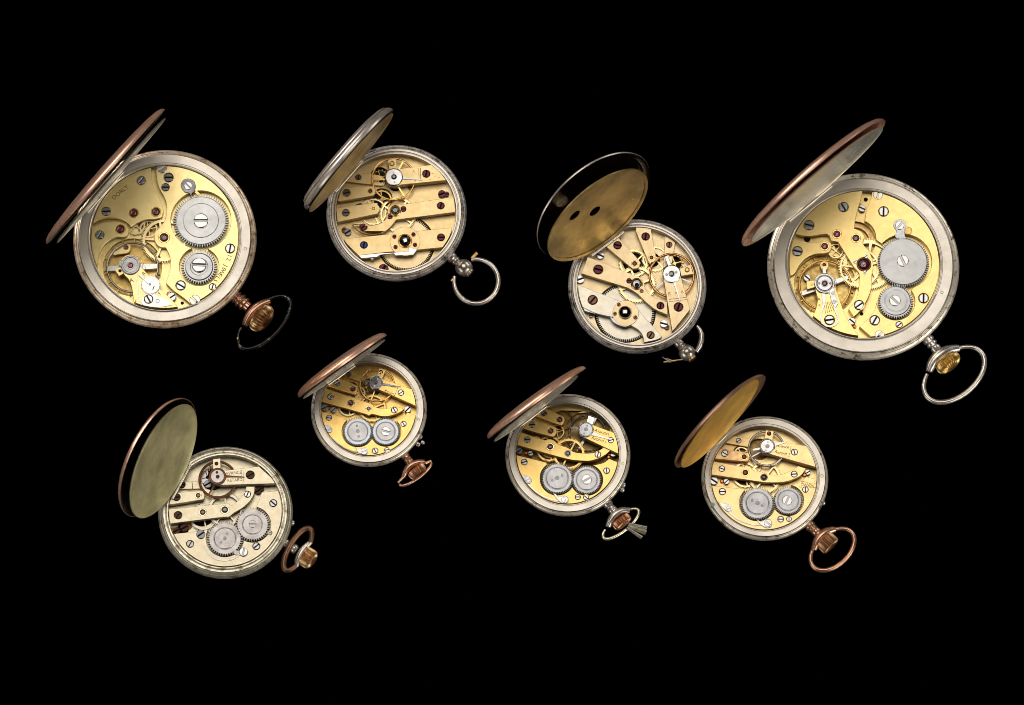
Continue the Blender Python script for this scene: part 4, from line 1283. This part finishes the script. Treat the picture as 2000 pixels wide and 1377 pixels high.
# ================================================================== watch 5: ivory plates, rust
def watch_rusty():
    w = Watch('tarnished pocket watch with ivory-coloured rusty movement and olive inner cover',
              (310, 870, 260), (440.3, 998), 111.4, 131, (440.5, 1003.5), 'gilt_e')
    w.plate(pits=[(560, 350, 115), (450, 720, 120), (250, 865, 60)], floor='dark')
    w.gear('train_wheel', 690, 668, 188, 78, 4.4, 1.5, 'silver_plate', 5, rim=0.80, hub=0.15, sw=0.08, a0=0.35, depth=0.085)
    w.gear('train_wheel', 462, 740, 148, 66, 2.4, 1.2, 'silver_plate', 4, rim=0.80, hub=0.16, a0=0.25)
    w.gear('escape_wheel', 505, 330, 95, 15, 1.0, 1.0, 'steel_worn', 4, rim=0.78, hub=0.2, depth=0.2, duty=0.35)
    w.bridge('bar', [(150, 372, 1), (345, 374, 1), (350, 450, 1), (120, 450, 1)], 4, 4, screws=[(240, 405, 32, 0, 'rust')])
    w.bridge('bar', [(345, 374, 1), (440, 372, 1), (445, 448, 1), (352, 450, 1)], 3.4, 4)
    w.bridge('bar', [(150, 492, 1), (420, 470), (460, 485), (474, 520), (462, 550), (425, 564), (100, 615, 1)], 9, 7.5,
             screws=[(185, 535, 34, 0, 'rust')], jewels=[(408, 517, 32, 'ruby', 'cream')])
    w.bridge('center_bridge', [(60, 664, 1), (650, 603), (700, 596), (757, 618), (805, 585), (855, 530), (893, 475), (905, 425, 1), (992, 425, 1), (985, 495), (935, 578), (860, 645), (770, 700),
                               (720, 738), (640, 744), (60, 815, 1)], 9.5, 7,
             screws=[(200, 722, 36, 50, 'rust'), (918, 505, 30, 70, 'steel_bright')], jewels=[(455, 690, 38, 'ruby', 'cream'), (683, 665, 44, 'steel_dark', 'cream', 'steel_bright')])
    b = w.bridge('barrel_bridge', [(100, 920, 1), (400, 888, 1), *recess((685, 962), 197, (970, 818), 190, 208, -78), (1040, 560), (1065, 485, 1), (1300, 462, 1), (1500, 600, 1), (1500, 1500, 1), (-60, 1500, 1),
                                   (-60, 930, 1)], 7, 6.5,
                 screws=[(325, 1018, 34, 60, 'steel_worn'), (1185, 597, 34, -40, 'steel'), (1010, 1042, 34, 40, 'steel'), (1152, 905, 19, 0, 'steel_worn')])
    w.balance(610, 352, 200, 26, 8.0, 'rust_ring', (0, 120, 240), 'rust_ring', 20, 0)
    w.bridge('stud_holder', [(560, 142, 1), (637, 132, 1), (642, 245, 1), (562, 255, 1)], 10.2, 2.5)
    w.turned('stud', 597, 188, [(20, 0), (20, 0.8), (14, 1.2), (9, 0.6), (0, 0.6)], 10.2, 'rust', 20)
    c = w.bridge('balance_cock', [(655, 262, 1), (1035, 216, 1), (1230, 392, 1), (660, 410, 1), (570, 390), (535, 310), (590, 255)], 12, 9, screws=[(947, 305, 38, 30, 'rust')])
    w.turned('regulator_rim', 608, 320, [(90, -2.5), (90, -0.2), (84, 0.6), (70, 0.6), (66, 0)], 12.8, 'rust_ring', 48, c)
    w.turned('regulator_disc', 608, 320, [(70, -1), (70, 0.2), (66, 0.5), (0, 0.5)], 12.8, 'steel_worn', 48, c)
    w.hole(610, 322, 20, 13.3, c, 'pin_hole', 'rust')
    w.hole(602, 278, 14, 13.3, c, 'pin_hole', 'rust')
    w.hole(617, 370, 13, 13.3, c, 'pin_hole', 'steel')
    w.strip('pointer', [(695, 318), (780, 321), (890, 326)], [26, 14, 8], 12.8, 'rust_ring', 0.7, c)
    w.text('AVANCE', 775, 285, 46, 6, 12, parent=c, sx=0.92)
    w.text('RETARD', 788, 358, 46, 4, 12, parent=c, sx=0.92)
    w.strip('engraved_line', [(858, 250), (862, 372)], 4, 12.15, 'ink', 0.2, c)
    w.strip('engraved_line', [(872, 250), (876, 372)], 4, 12.15, 'ink', 0.2, c)
    # winding work
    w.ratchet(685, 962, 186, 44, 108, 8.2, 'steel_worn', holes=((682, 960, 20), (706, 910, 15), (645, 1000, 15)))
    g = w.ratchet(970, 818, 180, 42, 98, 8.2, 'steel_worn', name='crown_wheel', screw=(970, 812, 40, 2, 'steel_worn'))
    k = w.bridge('click', [(770, 1105), (790, 1080), (830, 1085), (880, 1055), (920, 1085), (918, 1125), (880, 1148), (830, 1135), (790, 1130)], 8.2, 1.4, 'steel_worn')
    w.screw(877, 1100, 44, 80, 'steel_bright', 8.4, k)
    pts = [(685 + 228 * math.cos(R_(a)), 962 + 222 * math.sin(R_(a))) for a in range(160, 38, -8)]
    w.strip('click_spring', pts, [10, 18, 26, 32, 34, 34, 32, 30, 28, 26, 24, 22, 22, 22, 20, 16], 7.6, 'silver_plate', 0.5, k)
    w.screw(435, 918, 46, 35, 'steel_dark', 8.0, b)
    for (u, v, rr, m) in ((185, 880, 36, 'rust'), (265, 850, 44, 'rust'), (1028, 470, 36, 'rust'), (1065, 445, 26, 'rust'), (505, 400, 40, 'steel_dark')):
        w.screw(u, v, rr, 30, m, 3, w.plate_o)
    for (u, v, rr) in ((305, 835, 42), (150, 885, 40)):
        w.turned('rust_patch', u, v, [(rr, 0), (rr * 0.8, 0.25), (0, 0.3)], 0.1, 'rust_stain', 14, w.plate_o)
    w.case('ridged', 'case_olive', 157, 'case_olive', 5)
    w.cover('back_cover', ((246, 1001), (373, 787)), 25, 17, 'rose', 'cover_inside', 'dome', 'rose-coloured back cover with black polished inside')
    w.cover('dust_cover', ((265, 1005), (375, 797)), 23, 10, 'cuvette_olive', 'cuvette_olive', 'dome', 'olive patinated inner cover seen from inside')
    z = 22.0 * S
    A, B, p, q = w.axis((558, 1061), (602, 1090), z)
    w.turned_axis('pendant', A - p * 6 * S, p, [(8, 0), (9, 6), (9, 9), (7, 11), (7, 20), (10, 23), (10, 28), (8, 32)], 'pend_silver')
    w.yoke((579, 1107), (588, 1080), (609, 1057), 4.4, 'pend_silver', z, 7.4)
    w.turned_axis('crown', A + p * 41 * S, p, [(14, 0), (19, 1), (20, 4), (20, 16), (18.5, 21), (14, 25), (7, 27), (2, 27)], 'crown_bronze', flutes=28, fl_depth=0.15, fl_range=(1, 5))
    w.bow((581.5, 1073), 46, 17, 60, 5.8, 'bow_brown', -58, 232, z=z + 6 * S, taper=0.85)
    w.turned_axis('push_button', w.F(568, 1021, z), Vector((0.97, -0.15, 0)).normalized(), [(6, 0), (6, 4), (4, 7), (1, 8)], 'pend_silver', 14)


# ================================================================== three small crown-wound watches share one plan


def watch_smallest():
    w = Watch('smallest pocket watch, deep gold movement, rose cover and folded bow',
              (610, 695, 220), (720, 799), 93.5, 113.4, (720.7, 803.5), 'gilt_f')
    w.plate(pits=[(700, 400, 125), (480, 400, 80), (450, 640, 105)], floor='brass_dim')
    w.gear('train_wheel', 735, 640, 178, 70, 4.2, 1.4, 'brass', 4, rim=0.80, hub=0.15, sw=0.09, a0=0.4, depth=0.085)
    w.gear('train_wheel', 440, 612, 135, 60, 2.4, 1.2, 'brass_pale', 4, rim=0.80, hub=0.16, a0=0.2)
    w.gear('train_wheel', 560, 460, 95, 50, 1.2, 1.2, 'brass_pale', 4, rim=0.80, hub=0.16, a0=0.2)
    w.gear('escape_wheel', 660, 380, 70, 15, 1.0, 1.0, 'brass', 4, rim=0.78, hub=0.2, depth=0.2, duty=0.35)
    w.bridge('bar', [(440, 120, 1), (440, 172, 1), (615, 245, 1), (600, 322, 1), (330, 218, 1), (300, 170, 1)], 4, 4, screws=[(447, 225, 26, 85, 'steel_dark')])
    w.bridge('bar', [(240, 240, 1), (520, 350), (553, 385), (552, 425), (525, 462), (480, 462), (160, 360, 1)], 9, 7.5,
             screws=[(300, 335, 32, 35, 'steel')], jewels=[(495, 405, 38, 'ruby', 'cream')])
    w.bridge('center_bridge', [(120, 382, 1), (690, 578), (745, 612), (820, 640), (920, 640), (1012, 612, 1), (1122, 648, 1), (1060, 690), (960, 730), (860, 740), (735, 711), (690, 724), (630, 706),
                               (60, 540, 1)], 9.5, 7,
             screws=[(222, 498, 32, 50, 'steel'), (1003, 663, 33, -60, 'steel_bright')], jewels=[(470, 575, 44, 'ruby', 'cream'), (688, 645, 34, 'steel_dark', 'cream', 'steel_bright')])
    b = w.bridge('barrel_bridge', [(40, 665, 1), (330, 735), (415, 778, 1), *recess((555, 925), 195, (897, 925), 189, 228, -46), (1125, 735), (1162, 690, 1), (1400, 775, 1), (1500, 1500, 1), (-60, 1500, 1), (-60, 640, 1)],
                 7, 6.5, screws=[(203, 757, 30, -15, 'steel'), (1115, 832, 30, -60, 'steel_bright'), (768, 1162, 32, -60, 'steel_bright'), (912, 1150, 27, 15, 'steel_bright')])
    w.balance(790, 352, 218, 22, 8.0, 'gold', (10, 130, 250), 'gold', 18, 0)
    w.bridge('stud_holder', [(818, 150, 1), (897, 180, 1), (855, 280, 1), (785, 262, 1)], 10.2, 2.5)
    w.turned('stud', 838, 200, [(26, 0), (26, 0.8), (19, 1.2), (12, 0.6), (8, 1), (0, 1)], 10.2, 'cream', 24)
    c = w.bridge('balance_cock', [(800, 250), (880, 290, 1), (1300, 437, 1), (1330, 640, 1), (805, 408, 1), (730, 400), (695, 330), (730, 265)], 12, 9, screws=[(1083, 450, 32, 35, 'steel_bright')])
    w.turned('regulator_disc', 778, 325, [(84, -2.5), (84, -0.2), (78, 0.6), (72, 0.6), (68, 0.1), (0, 0.1)], 12.8, 'steel', 56, c)
    w.turned('cap', 778, 325, [(66, -1), (66, 0.2), (0, 0.3)], 12.9, 'steel_dark', 48, c)
    w.jewel(778, 325, 22, 'ruby_pink', 'steel_dark', 13.5, c)
    for u, v in ((800, 283), (762, 368)):
        w.hole(u, v, 9, 13.3, c, 'pin_hole', 'steel_bright')
    w.strip('regulator_arm', [(700, 312), (650, 302), (610, 305)], [26, 30, 22], 12.4, 'steel_dark', 0.9, c)
    w.strip('pointer', [(858, 345), (960, 362), (1082, 378)], [28, 20, 8], 12.8, 'steel_dark', 0.7, c)
    w.text('Retard', 945, 448, 52, -21, 12, parent=c, shear=0.3)
    w.text('Avance', 985, 372, 46, -19, 12, parent=c, shear=0.3)
    w.strip('engraved_line', [(1040, 395), (1005, 495)], 4, 12.15, 'ink', 0.2, c)
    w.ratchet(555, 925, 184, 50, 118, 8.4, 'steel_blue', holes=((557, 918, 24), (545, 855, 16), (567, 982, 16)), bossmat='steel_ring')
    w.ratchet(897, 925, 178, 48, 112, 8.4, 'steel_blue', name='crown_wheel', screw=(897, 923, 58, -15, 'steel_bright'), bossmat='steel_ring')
    k = w.bridge('click', [(520, 1112, 1), (560, 1140), (610, 1128), (650, 1118), (680, 1150), (672, 1190), (635, 1208), (600, 1200), (555, 1175)], 8.2, 1.4, 'steel_bright')
    w.screw(632, 1170, 40, 20, 'steel_bright', 8.4, k)
    w.strip('click_spring', [(220, 990), (300, 1065), (400, 1130), (500, 1170), (585, 1186)], 12, 7.8, 'steel_dark', 0.8, k)
    s = w.bridge('setting_lever', [(60, 830, 1), (190, 850), (240, 885), (240, 925), (200, 940), (60, 930, 1)], 7.9, 0.9, 'steel')
    w.screw(207, 905, 34, 25, 'steel', 8.2, s)
    for (u, v, rr, a, m, h) in ((150, 632, 44, 30, 'steel', 3), (255, 660, 38, 45, 'steel', 3), (1165, 655, 40, 45, 'steel_bright', 4)):
        w.screw(u, v, rr, a, m, h, w.plate_o)
    for (u, v, rr) in ((207, 642, 22), (1158, 700, 24)):
        w.turned('stud', u, v, [(rr, -3), (rr, 2.5), (rr * 0.6, 3.6), (0, 3.6)], 0.5, 'copper', 16, w.plate_o)
    w.case('wide', 'case_edge', 126, rise=6)
    w.stamp(1300, 780, 6, 16)
    w.cover('back_cover', ((584, 776), (755, 655)), 1, 19, 'rose', 'cover_inside', 'dome', 'pinkish rose back cover seen from outside')
    w.cover('dust_cover', ((592, 778), (752, 664)), 2.5, 4, 'cuvette_silver', 'cuvette_silver', 'flat')
    z = 21.0 * S
    A, B, p, q = w.axis((790, 889), (815, 921), z)
    w.turned_axis('pendant', A - p * 4 * S, p, [(9, 0), (9.5, 8), (8, 9), (7, 12), (8.5, 14), (7.5, 17), (8.5, 18), (8.5, 22), (6, 24)], 'pend_rose')
    w.yoke((788, 931), (803, 909), (830, 902), 4.4, 'pend_rose', z, 7.4)
    w.turned_axis('crown', A + p * 34 * S, p, [(14, 0), (18.5, 1), (19, 4), (18.5, 11), (16, 15), (8, 16.5), (2, 17)], 'crown_copper', flutes=24, fl_depth=0.16, fl_range=(1, 4))
    w.bow((811.5, 925), 37, 10, 36, 3.2, 'pend_rose', 170, 370, z=z * 0.55, taper=0.8)
    w.rod('bow_end', (789, 930), (777, 943), 3.4, 2.0, 'pend_rose', z)
    w.rod('bow_end', (831, 904.5), (842, 899.5), 3.4, 2.2, 'pend_rose', z)
    for x, y, rr in ((822, 852, 5), (827, 863, 3.5), (818, 867, 4.5)):
        w.turned_axis('push_button', w.F(x - 4, y + 0, z), Vector((0.9, -0.43, 0)), [(rr, 0), (rr, 5), (rr * 0.6, 7), (0.5, 7.5)], 'pend_silver', 14)


def watch_clasp():
    w = Watch('small golden pocket watch with silver prongs of a clasp hanging at its copper crown',
              (990, 770, 240), (1108, 886.5), 100.6, 121.8, (1109, 891.5), 'gilt_d')
    w.gilt = 'gilt_f2'
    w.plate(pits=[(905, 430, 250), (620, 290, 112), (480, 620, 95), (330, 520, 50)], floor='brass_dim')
    w.gear('train_wheel', 695, 668, 186, 72, 4.2, 1.4, 'brass', 4, rim=0.80, hub=0.15, sw=0.09, a0=1.1, depth=0.085)
    w.gear('train_wheel', 475, 610, 152, 64, 2.4, 1.2, 'brass', 4, rim=0.82, hub=0.16, a0=0.2)
    w.gear('train_wheel', 560, 420, 88, 46, 1.2, 1.2, 'brass', 4, rim=0.80, hub=0.16, a0=0.2)
    w.bridge('bar', [(390, 140, 1), (600, 235), (642, 265), (645, 305), (618, 338), (570, 335), (280, 222, 1)], 8, 7,
             screws=[(413, 212, 28, 40, 'steel_dark')], jewels=[(590, 285, 38, 'ruby', 'cream')])
    w.bridge('bar', [(200, 265, 1), (515, 363), (552, 395), (553, 435), (520, 470), (470, 466), (130, 368, 1)], 9, 7.5,
             screws=[(283, 340, 30, 0, 'steel')], jewels=[(490, 412, 38, 'ruby', 'cream')])
    w.bridge('center_bridge', [(100, 405, 1), (390, 505), (440, 510), (485, 503), (530, 520), (575, 562), (680, 600), (740, 642), (830, 660), (960, 658), (1050, 620), (1092, 588, 1), (1157, 630, 1), (1080, 690),
                               (970, 737), (860, 746), (640, 716), (60, 550, 1)], 9.5, 7,
             screws=[(228, 508, 30, 0, 'steel'), (1020, 675, 30, 75, 'steel_bright')], jewels=[(485, 588, 42, 'ruby', 'cream'), (683, 663, 35, 'steel_dark', 'steel', 'steel_bright')])
    b = w.bridge('barrel_bridge', [(40, 665, 1), (445, 765, 1), *recess((565, 942), 195, (895, 960), 181, 233, -68), (1080, 770), (1145, 722, 1), (1400, 825, 1), (1500, 1500, 1), (-60, 1500, 1), (-60, 640, 1)],
                 7, 6.5, screws=[(195, 760, 30, 20, 'steel'), (1118, 857, 30, -85, 'steel_bright'), (795, 1152, 27, 0, 'steel_bright'), (888, 1155, 27, -40, 'steel_bright')])
    w.balance(905, 435, 213, 18, 2.5, 'steel_dark', (62, 242), 'steel', 34, 14, 'brass')
    w.bridge('stud_holder', [(915, 237, 1), (985, 265, 1), (962, 340, 1), (893, 310, 1)], 10.2, 2.5, 'cream')
    w.hole(930, 290, 20, 10.3, None, 'stud', 'steel_bright')
    c = w.bridge('balance_cock', [(955, 340, 1), (1300, 470, 1), (1300, 690, 1), (862, 482, 1), (815, 440), (805, 370), (870, 315)], 12, 9, screws=[(1165, 515, 28, 20, 'steel_bright')])
    w.turned('regulator_disc', 885, 395, [(88, -2.5), (88, -0.2), (82, 0.6), (76, 0.6), (72, 0.1), (0, 0.1)], 12.8, 'steel', 56, c)
    w.turned('cap', 885, 395, [(71, -1), (71, 0.3), (30, 0.5), (0, 0.3)], 12.9, 'steel', 48, c)
    w.hole(888, 392, 22, 13.4, c, 'end_stone', 'steel_dark')
    for u, v in ((898, 350), (865, 438)):
        w.hole(u, v, 10, 13.4, c, 'pin_hole', 'steel_dark')
    w.strip('regulator_arm', [(800, 378), (745, 372), (715, 380)], [22, 26, 20], 12.4, 'steel_dark', 0.9, c)
    w.strip('pointer', [(955, 440), (1050, 472), (1172, 508)], [40, 24, 9], 12.8, 'steel_bright', 0.7, c)
    w.text('Avance', 1052, 420, 52, -17, 12, parent=c, shear=0.3)
    w.text('Retard', 1015, 505, 52, -17, 12, parent=c, shear=0.3)
    w.strip('engraved_line', [(1142, 432), (1132, 485)], 4, 12.15, 'ink', 0.2, c)
    w.strip('engraved_line', [(1115, 505), (1098, 555)], 4, 12.15, 'ink', 0.2, c)
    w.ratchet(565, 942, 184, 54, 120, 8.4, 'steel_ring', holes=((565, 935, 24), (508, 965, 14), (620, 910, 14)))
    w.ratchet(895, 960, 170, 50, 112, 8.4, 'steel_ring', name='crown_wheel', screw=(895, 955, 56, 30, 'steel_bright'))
    k = w.bridge('click', [(515, 1105, 1), (550, 1120), (585, 1150), (620, 1140), (655, 1138), (690, 1165), (685, 1205), (648, 1225), (610, 1215), (560, 1175)], 8.2, 1.4, 'steel_bright')
    w.screw(648, 1180, 38, -80, 'steel_bright', 8.4, k)
    w.strip('click_spring', [(240, 1010), (310, 1080), (400, 1140), (500, 1180), (600, 1197)], 14, 7.8, 'steel_bright', 0.8, k)
    s = w.bridge('setting_lever', [(60, 880, 1), (210, 910), (272, 945), (272, 985), (230, 1000), (60, 980, 1)], 7.9, 0.9, 'steel')
    w.screw(235, 955, 30, 30, 'steel_bright', 8.2, s)
    for (u, v, rr, a, m, h) in ((135, 632, 40, 40, 'steel_dark', 3), (265, 662, 28, 15, 'steel', 4), (1192, 668, 32, -15, 'steel_bright', 4)):
        w.screw(u, v, rr, a, m, h, w.plate_o)
    for (u, v, rr) in ((217, 660, 19), (1140, 705, 19)):
        w.turned('stud', u, v, [(rr, -3), (rr, 2.5), (rr * 0.6, 3.6), (0, 3.6)], 0.5, 'copper', 16, w.plate_o)
    w.case('wide', 'case_edge', 126, rise=6)
    w.stamp(1300, 780, 6, 16)
    w.cover('back_cover', ((954, 856), (1144, 720)), 1, 18, 'rose', 'cover_inside', 'dome', 'orange-rose back cover seen from outside')
    w.cover('dust_cover', ((965, 861), (1129, 735)), 3.5, 4, 'cuvette_silver', 'cuvette_silver', 'flat')
    z = 21.5 * S
    A, B, p, q = w.axis((1187, 984), (1214.6, 1019), z)
    w.turned_axis('pendant', A - p * 4 * S, p, [(10, 0), (10, 7), (8, 10), (7.5, 12), (9, 14), (8, 16), (9.5, 18), (9.5, 22), (6, 25)], 'pend_silver')
    w.yoke((1187.5, 1029), (1204, 1003), (1230.5, 996.5), 5.4, 'pend_silver', z, 8.5)
    w.turned_axis('crown', A + p * 37 * S, p, [(14, 0), (18.5, 1), (19.5, 4), (19.5, 12), (18, 15), (10, 18), (2, 18.5)], 'crown_copper', flutes=24, fl_depth=0.16, fl_range=(1, 4))
    w.bow((1212.5, 1023), 43, 15, 38.5, 3.3, 'bow_brass', 137, 403, z=z * 0.7)
    g = w.rod('clasp', (1226, 1027), (1261, 1040), 3.2, 6.0, 'bow_brass', z, z * 0.6)
    for a, b in (((1228, 1023), (1262.5, 1031)), ((1224, 1031), (1253, 1050))):
        w.rod('clasp_prong', a, b, 2.2, 4.2, 'pend_silver', z + 2 * S, z * 0.6 + 1 * S, parent=g)
    for x, y, rr in ((1219, 946, 5.5), (1217, 956, 4.5)):
        w.turned_axis('push_button', w.F(x - 4, y + 0, z), Vector((0.9, -0.43, 0)), [(rr, 0), (rr, 5), (rr * 0.6, 7), (0.5, 7.5)], 'pend_silver', 14)


def watch_rose_bow():
    w = Watch('small pocket watch with golden inner cover and oval rose-gold bow',
              (1370, 815, 250), (1492, 933.5), 104, 123.5, (1493.5, 937), 'gilt_h')
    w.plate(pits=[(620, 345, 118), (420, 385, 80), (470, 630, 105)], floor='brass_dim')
    w.gear('train_wheel', 682, 650, 180, 72, 4.2, 1.4, 'brass_pale', 4, rim=0.80, hub=0.15, sw=0.09, a0=0.9, depth=0.085)
    w.gear('train_wheel', 470, 620, 148, 64, 2.4, 1.2, 'brass_pale', 4, rim=0.80, hub=0.16, a0=0.2)
    w.gear('train_wheel', 430, 395, 85, 42, 1.2, 1.2, 'brass_pale', 4, rim=0.76, hub=0.2, a0=0.5)
    w.gear('train_wheel', 560, 530, 90, 48, 1.4, 1.2, 'brass_pale', 4, rim=0.80, hub=0.16, a0=0.2)
    w.bridge('bar', [(330, 195, 1), (545, 237, 1), (515, 322, 1), (220, 270, 1)], 4, 4, screws=[(400, 252, 24, 30, 'steel')])
    w.bridge('bar', [(120, 325, 1), (465, 375), (510, 398), (518, 435), (498, 468), (455, 475), (100, 440, 1)], 9, 7.5, 'blush',
             screws=[(250, 387, 32, -35, 'steel_bright')], jewels=[(460, 425, 34, 'brown', 'setting')])
    w.bridge('center_bridge', [(60, 460, 1), (420, 528), (475, 518), (520, 535), (570, 575), (650, 590), (740, 616), (830, 620), (930, 590), (1000, 553), (1040, 523, 1), (1122, 550, 1), (1080, 612), (1000, 660),
                               (880, 697), (720, 702), (620, 692), (60, 610, 1)], 9.5, 7,
             screws=[(220, 553, 28, -20, 'steel_bright'), (998, 612, 30, 5, 'steel_bright')], jewels=[(472, 595, 38, 'brown', 'setting'), (673, 645, 37, 'brown', 'steel_dark', 'steel')])
    b = w.bridge('barrel_bridge', [(40, 728, 1), (470, 775, 1), *recess((603, 925), 197, (932, 895), 171, 228, -80), (1060, 700), (1125, 640, 1), (1400, 705, 1), (1500, 1500, 1), (-60, 1500, 1), (-60, 720, 1)],
                 7, 6.5, screws=[(225, 800, 32, 0, 'steel_bright'), (1118, 778, 28, -88, 'steel_bright'), (853, 1097, 29, 0, 'steel_bright'), (942, 1095, 25, 88, 'steel_bright')])
    w.text('PLANDA', 1142, 727, 36, -13, 7, 'ink', b)
    w.strip('engraved_line', [(1070, 690), (1105, 692), (1140, 703), (1185, 718), (1220, 715), (1238, 700), (1230, 682), (1212, 690)], 4, 7.15, 'ink_soft', 0.2, b)
    w.strip('engraved_line', [(1228, 752), (1190, 758), (1140, 745), (1100, 730), (1075, 735), (1075, 755), (1060, 757), (1052, 735)], 4, 7.15, 'ink_soft', 0.2, b)
    w.balance(700, 335, 200, 24, 8.0, 'steel_bright', (90, 210, 330), 'steel', 18, 0)
    w.bridge('stud_holder', [(690, 138, 1), (777, 150, 1), (765, 250, 1), (680, 240, 1)], 10.2, 2.5)
    w.turned('stud', 728, 175, [(24, 0), (24, 0.8), (17, 1.2), (12, 0.6), (8, 1), (0, 1)], 10.2, 'brown', 24)
    c = w.bridge('balance_cock', [(770, 250, 1), (1300, 335, 1), (1260, 545, 1), (745, 398, 1), (660, 380), (628, 310), (680, 245)], 12, 9, screws=[(1000, 375, 30, -75, 'steel_bright')])
    w.turned('regulator_disc', 708, 309, [(84, -2.5), (84, -0.2), (78, 0.6), (72, 0.6), (68, 0.1), (0, 0.1)], 12.8, 'steel', 56, c)
    w.turned('cap', 708, 309, [(66, -1), (66, 0.4), (0, 0.5)], 12.9, 'steel_bright', 48, c)
    w.hole(710, 309, 22, 13.5, c, 'end_stone', 'steel_dark')
    for u, v in ((714, 264), (696, 351)):
        w.hole(u, v, 11, 13.5, c, 'pin_hole', 'steel')
    w.strip('pointer', [(788, 298), (860, 280), (962, 254)], [26, 16, 4], 12.8, 'steel_bright', 0.7, c)
    w.bridge('regulator_arm', [(630, 322, 1), (635, 338, 1), (610, 355, 1), (555, 362, 1), (545, 340, 1), (580, 330, 1)], 12.4, 1.0, 'steel_bright', parent=c)
    w.text('Avance', 872, 312, 48, -8, 12, parent=c, shear=0.3)
    w.text('Retard', 850, 382, 48, -12, 12, parent=c, shear=0.3)
    w.strip('engraved_line', [(965, 300), (955, 370), (938, 425)], 4, 12.15, 'ink', 0.2, c)
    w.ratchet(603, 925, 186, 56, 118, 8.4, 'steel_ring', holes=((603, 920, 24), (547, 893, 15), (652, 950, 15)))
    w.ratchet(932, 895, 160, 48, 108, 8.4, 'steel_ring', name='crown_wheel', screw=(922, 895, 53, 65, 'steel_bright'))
    k = w.bridge('click', [(590, 1090, 1), (640, 1120), (690, 1098), (740, 1098), (762, 1135), (750, 1175), (710, 1190), (670, 1175), (620, 1140)], 8.2, 1.4, 'steel_bright')
    w.screw(715, 1140, 42, -40, 'steel_bright', 8.4, k)
    w.strip('click_spring', [(300, 1020), (370, 1085), (450, 1125), (540, 1150), (640, 1158)], 14, 7.8, 'steel_bright', 0.8, k)
    s = w.bridge('setting_lever', [(180, 915, 1), (290, 935), (328, 970), (322, 1010), (285, 1018), (240, 985)], 7.9, 0.9, 'steel_bright')
    w.screw(290, 985, 27, 20, 'steel_bright', 8.2, s)
    for (u, v, rr, a, m, h) in ((135, 683, 44, -35, 'steel_bright', 3), (268, 690, 30, 40, 'steel_bright', 4), (1145, 592, 28, 30, 'steel_bright', 4)):
        w.screw(u, v, rr, a, m, h, w.plate_o)
    for (u, v, rr) in ((220, 688, 22), (1108, 622, 24), (190, 645, 14)):
        w.turned('stud', u, v, [(rr, -3), (rr, 2.5), (rr * 0.6, 3.6), (0, 3.6)], 0.5, 'copper', 16, w.plate_o)
    w.case('wide', 'case_edge', 137, rise=6)
    w.stamp(1297, 630, 6, 17)
    for u, v, r in ((35, 655, 16), (125, 940, 22), (112, 925, 12)):
        w.turned('verdigris_spot', u, v, [(r, -0.5), (r * 0.9, 0.1), (0, 0.25)], 12.2, 'verdigris', 9, w.case_o)
    w.cover('back_cover', ((1319, 908), (1496, 739)), 10, 16, 'rose_shaded', 'rose_shaded', 'dome', 'shade-darkened rose back cover behind the golden inner cover')
    w.cover('dust_cover', ((1330, 908), (1482.5, 746)), 11, 9, 'cuvette_gold', 'cuvette_gold', 'dome', 'golden inner cover seen from inside')
    z = 22.0 * S
    A, B, p, q = w.axis((1582, 1027), (1617, 1061), z)
    w.turned_axis('pendant', A - p * 5 * S, p, [(10, 0), (11, 4), (11, 8), (9, 10), (9, 12), (10, 14), (8, 16), (9.5, 19), (9.5, 25), (7, 28)], 'pend_rose')
    w.yoke((1589.5, 1074), (1605, 1046), (1631.5, 1034), 5.8, 'pend_rose', z, 10.0)
    w.turned_axis('crown', A + p * 36 * S, p, [(14, 0), (19, 1), (20, 4), (20, 20), (18.5, 23), (13, 25), (2, 25.5)], 'crown_brown', flutes=26, fl_depth=0.16, fl_range=(1, 4))
    w.bow((1625.7, 1073), 50, 31, 41.5, 4.7, 'pend_rose', 126, 414)
    w.turned_axis('push_button', w.F(1606, 982, z), Vector((0.93, -0.36, 0)), [(4.5, 0), (4.5, 4), (2.5, 6), (0.5, 6.5)], 'pend_silver', 14)


M['gilt_f2'] = metal('frosted_gilt_golden', (0.82, 0.57, 0.21), 0.35, (0.76, 0.51, 0.17), grain=0.16, speck=0.08, rvar=0.03)

watch_black_bow()
watch_ring_bow()
watch_broken_bow()
watch_largest()
watch_rusty()
watch_smallest()
watch_clasp()
watch_rose_bow()
